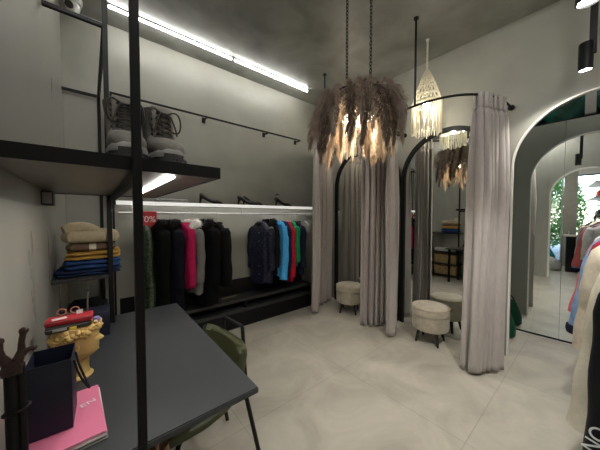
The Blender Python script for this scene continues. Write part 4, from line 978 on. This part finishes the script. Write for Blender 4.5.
# tan paper bag under the desk
t = thing('paper_bag', 'tan leather bag standing on the floor under the front edge of the desk', 'bag', (.175, 1.12, 0))
b = B(); b.skin([b.ring(V3((0, 0, z)), V3((1, 0, 0)), V3((0, 1, 0)), a, c, 20) for z, a, c in ((0, .055, .045), (.02, .06, .05), (.2, .062, .052), (.45, .055, .045), (.52, .045, .035))]); b.done('bag_body', M['tan'], t)
b = B(); b.tube([V3((0, .03 * cos(a), .51 + .06 * sin(a))) for a in [PI * k / 10 for k in range(11)]], .006, 8); b.done('handle', M['tan'], t)

# ------------------------------------------------------------------ chair
t = thing('armchair', 'olive green upholstered bucket chair on black metal legs, pushed under the desk', 'chair', (.388, 1.44, 0), PI + .12)
prof = [(.205, .372), (.19, .384), (.12, .376), (.02, .370), (-.08, .378), (-.16, .41), (-.205, .485), (-.228, .56), (-.242, .635), (-.250, .685), (-.253, .712)]
def shell(u, v):
    q = v * (len(prof) - 1); i = min(int(q), len(prof) - 2); f = q - i
    x = prof[i][0] * (1 - f) + prof[i + 1][0] * f; z = prof[i][1] * (1 - f) + prof[i + 1][1] * f
    s = 2 * u - 1; wd = .245 - .03 * min(1, max(0, (v - .3) / .35))
    if v > .93: wd -= .010 * ((v - .93) / .07) ** 6
    if v < .1: wd -= .03 * ((.1 - v) / .1) ** 2
    bk = min(1, max(0, (v - .45) / .25))
    up = (1 - bk) * .085 * abs(s) ** 3; fw = bk * .045 * abs(s) ** 2.6
    zz = z + up - (.006 * abs(s) ** 10 if v > .95 else 0)
    return V3((x + fw, s * wd * (1 + .04 * bk), zz))
b = B(); b.grid(shell, 54, 60); b.done('seat_shell', M['olive'], t, solid=.05, sub=0, angle=80)
b = B()
for k in range(-2, 3):
    b.tube([shell(.5 + k * .13, v) + V3((-.0215 if v > .55 else -.006, 0, -.0215 if v < .5 else -.003)) for v in [.60 + .36 * i / 14 for i in range(15)]], .0022, 5)
b.done('stitching', M['olive'], t)
for s in (-1, 1):
    b = B(); b.tube([V3((-.345, s * .185, 0)), V3((-.268, s * .172, .37)), V3((-.258, s * .168, .415)), V3((-.225, s * .15, .428)), V3((-.17, s * .10, .40))], .0125, 12); b.done('leg', M['black'], t)
    b = B(); b.tube([V3((.19, s * .17, 0)), V3((.10, s * .12, .315)), V3((.07, s * .11, .336)), V3((-.02, s * .10, .338))], .0125, 12); b.done('leg', M['black'], t)
b = B(); b.box((-.12, -.12, .332), (.12, .12, .345)); b.done('seat_plate', M['black'], t, smooth=False)
b = B(); b.tube([V3((-.262, -.16, .40)), V3((-.296, -.15, .48)), V3((-.302, -.142, .758)), V3((-.302, -.134, .770)), V3((-.302, .070, .770)), V3((-.302, .078, .758)), V3((-.296, .115, .48)), V3((-.262, .15, .40))], .0115, 12); b.done('back_hoop', M['black'], t)

# ------------------------------------------------------------------ shop front beyond the left arch (seen in the mirror)
XW = -3.4
b = B(); b.box((-4.0, YF, 3.0), (XL - .12, YB + .1, 3.1)); struct(b.done('ceiling_front', M['trim'], smooth=False))
b = B(); b.box((XW - .1, YF, 2.75), (XW, YB, 3.0)); b.box((XW - .1, 1.55, 0), (XW, YB, 2.75)); b.box((XW - .1, YF, 0), (XW, -.9, 2.75)); struct(b.done('wall_front_window', M['trim'], smooth=False))
b = B(); b.box((-4.0, 1.95, 0), (XL - .12, 2.05, 3.0)); struct(b.done('wall_side', M['trim'], smooth=False))
b = B(); b.box((-2.75, -.15, 0), (-2.45, .16, 3.0)); struct(b.done('trim_5', mat('beige_pillar', (.42, .39, .33), .6, noise=.05), smooth=False))
glass = mat('window_glass', (1, 1, 1), .0, trans=1)
for n, (y0, y1) in enumerate(((-.9, .02), (.02, 1.55))):
    fr = B(); w = .04
    for q in (((XW - .07, y0, 0), (XW - .02, y0 + w, 2.75)), ((XW - .07, y1 - w, 0), (XW - .02, y1, 2.75)), ((XW - .07, y0 + w, 0), (XW - .02, y1 - w, w)), ((XW - .07, y0 + w, 2.75 - w), (XW - .02, y1 - w, 2.75))): fr.box(*q)
    o = struct(fr.done('window_%d' % (n + 1), M['charcoal'], smooth=False))
    g = B(); g.box((XW - .050, y0 + w, w), (XW - .042, y1 - w, 2.75 - w)); g.done('pane', glass, o, smooth=False)
for x in (-1.1, -2.7):  # lamps added to brighten the shop front in the mirror
    t = thing('shop_fill_light', 'round fill light added in the shop front, %s' % ('nearer the left arch' if x > -2 else 'nearer the window'), 'ceiling light', (x, .5, 3.0), group='added shop front fill lights')
    b = B(); b.lathe([(.0, -.03), (.16, -.03), (.17, -.02), (.17, -.008), (0, -.008)], 32); b.done('diffuser', M['led'], t)
    b = B(); b.lathe([(.0, -.0079), (.18, -.0079), (.18, 0), (0, 0)], 32); b.done('housing', M['white'], t)
bs = (-1.5, -.1, 0)
t = thing('counter', 'narrow black counter with pale top in the shop front, seen in the alcove mirror', 'counter', bs)
b = B(); b.box((-1.75, -.24, 0), (-1.35, .075, .93), .004); b.done('body', M['blackmatt'], t, base=bs, smooth=False)
b = B(); b.box((-1.78, -.26, .93), (-1.32, .12, .965), .004); b.done('counter_top', mat('pale_wood', (.62, .52, .42), .5, noise=.1, stretch=(1, 12, 1)), t, base=bs, smooth=False)
t = thing('card_stand', 'small white card stand on the pale counter top', 'stand', (-1.5, .03, .966))
b = B(); b.box((-.05, -.04, 0), (.05, .04, .01)); b.box((-.05, -.006, .01), (.05, .006, .10)); b.done('card', M['whitepaper'], t, smooth=False)
def beanbag(loc, s, m, label):
    t = thing('beanbag', label, 'beanbag', loc, 0, 'beanbags in the shop front')
    b = B(); b.lathe([(.0, 0), (.30, .0), (.37, .08), (.36, .24), (.27, .42), (.14, .54), (.05, .58), (0, .585)], 28); b.bm.transform(Matrix.Scale(s, 4)); b.done('cushion', m, t)
    b = B(); b.tube([V3((.03 * s * cos(q), 0, (.585 + .03 * sin(q)) * s)) for q in [PI * k / 8 for k in range(9)]], .008, 6); b.done('loop', M['black'], t)
beanbag((-2.15, .75, 0), 1.35, cloth('teal_canvas', (.03, .30, .33), .7), 'teal beanbag by the shop window, seen in the alcove mirror')
beanbag((-1.50, .36, 0), .6, cloth('pale_grey_canvas', (.5, .5, .48), .7), 'pale grey beanbag beside the black counter, seen in the alcove mirror')
bs = (-1.3, -.45, 0)
t = thing('shop_shelf', 'white wall shelving in the shop front, seen at the right edge of the mirror', 'shelving', bs)
for z in (.35, .95, 1.42, 1.90, 2.26):
    b = B(); b.box((-2.2, -.66, z - .02), (-.55, -.32, z + .02), .003); b.done('shelf', M['white'], t, base=bs, smooth=False)
for x in (-2.2, -1.38, -.56):
    b = B(); b.box((x - .012, -.66, 0), (x + .012, -.63, 2.4)); b.done('post', M['steel'], t, base=bs, smooth=False)
b = B(); b.box((-2.2, -.68, 0), (-.55, -.66, 2.4)); b.done('back_panel', M['grey'], t, base=bs, smooth=False)
def handbag(x, z, m, label, s=1.0):
    t = thing('handbag', label, 'bag', (x, -.45, z), .1, 'bags on the shop front shelves')
    b = B(); b.skin([b.ring(V3((0, 0, zz)), V3((1, 0, 0)), V3((0, 1, 0)), a, c, 24) for zz, a, c in ((0, .12, .06), (.02, .135, .07), (.14, .125, .06), (.19, .11, .035))]); b.bm.transform(Matrix.Scale(s, 4)); b.done('bag_body', m, t)
    b = B(); b.tube([V3((.07 * s * cos(a), 0, (.185 + .08 * sin(a)) * s)) for a in [PI * k / 10 for k in range(11)]], .006, 6); b.done('handle', m, t)
handbag(-.85, 1.921, cloth('bright_red_leather', (.62, .03, .02), .4), 'bright red handbag on the upper white shop shelf')
handbag(-1.3, 1.921, M['tan'], 'tan handbag on the upper white shop shelf', .9)
handbag(-.9, 1.441, M['charcoal'], 'dark grey handbag on the white shelf under the red one', 1.0)
handbag(-1.4, 1.441, M['grey'], 'light grey handbag on the white shelf beside the dark one', .9)
handbag(-.95, .971, M['heelpat'], 'glossy black handbag on the low white shop shelf', 1.1)
# street outside
b = B(); b.box((-14, -8, -.12), (-4.0, 12, -.02)); struct(b.done('pavement', mat('pavement', (.33, .32, .30), .9, noise=.15, nscale=3), smooth=False))
bark = mat('bark', (.08, .06, .045), .9, noise=.3, nscale=14); leaf = mat('green_leaves', (.10, .26, .06), .6, noise=.5, nscale=2, transl=.45); leaf2 = mat('pale_green_leaves', (.18, .36, .10), .6, noise=.4, nscale=2, transl=.45)
def tree(x, y, m, label, seed, h=3.1):
    t = thing('street_tree', label, 'tree', (x, y, -.02), 0, 'trees outside the shop window'); r = random.Random(seed)
    b = B(); b.tube([V3((0, 0, 0)), V3((.05, .03, h * .4)), V3((0, 0, h * .8))], [.11, .08, .04], 10)
    for k in range(6):
        a = k * 1.05; b.tube([V3((.03, .02, h * (.3 + .07 * k))), V3((.5 * cos(a), .5 * sin(a), h * (.45 + .08 * k)))], [.03, .015], 6)
    b.done('trunk', bark, t)
    b = B()
    for _ in range(4200):
        u = V3((r.gauss(0, 1), r.gauss(0, 1), r.gauss(0, 1))).normalized() * r.uniform(.45, 1) ** .6
        p = V3((u.x * 1.0, u.y * 1.15, h * .58 + u.z * h * .52)); a = V3((r.gauss(0, 1), r.gauss(0, 1), r.gauss(0, 1))).normalized(); c = a.orthogonal().normalized(); L = r.uniform(.06, .11)
        b._f([b.bm.verts.new(q) for q in (p - a * L, p + c * L * .45, p + a * L, p - c * L * .45)])
    b.done('foliage', m, t, recalc=False, smooth=False)
tree(-6.2, .55, leaf, 'leafy green tree outside the shop window, left of the pillar in the mirror', 1)
tree(-6.4, 3.1, leaf2, 'pale green tree outside the shop window, farther along the street', 2)
tree(-6.3, -2.0, leaf2, 'pale green tree outside the shop window, behind the white shelves', 3)

# ------------------------------------------------------------------ world, camera, view
W = bpy.data.worlds.new('World'); S.world = W; W.use_nodes = True
N = W.node_tree.nodes; sky = N.new('ShaderNodeTexSky'); sky.sky_type = 'NISHITA'; sky.sun_disc = False; sky.sun_elevation = .75; sky.sun_rotation = 1.5
W.node_tree.links.new(sky.outputs[0], N['Background'].inputs[0]); N['Background'].inputs[1].default_value = .8

cd = bpy.data.cameras.new('camera'); cam = bpy.data.objects.new('camera', cd); COL.objects.link(cam)
cam.location = (0, 0, 1.45); cam.rotation_euler = (math.radians(90 - 1.9), 0, math.radians(-39.7))
cd.sensor_fit = 'HORIZONTAL'; cd.sensor_width = 36; cd.lens = 36 * 249 / 600; cd.clip_start = .01
S.camera = cam
S.view_settings.view_transform = 'Standard'; S.view_settings.look = 'None'; S.view_settings.gamma = 1; S.view_settings.use_curve_mapping = False
S.view_settings.exposure = 0.72
c = S.cycles
c.max_bounces = 10; c.diffuse_bounces = 5; c.glossy_bounces = 6; c.transmission_bounces = 6
c.use_denoising = True
c.sample_clamp_indirect = 6
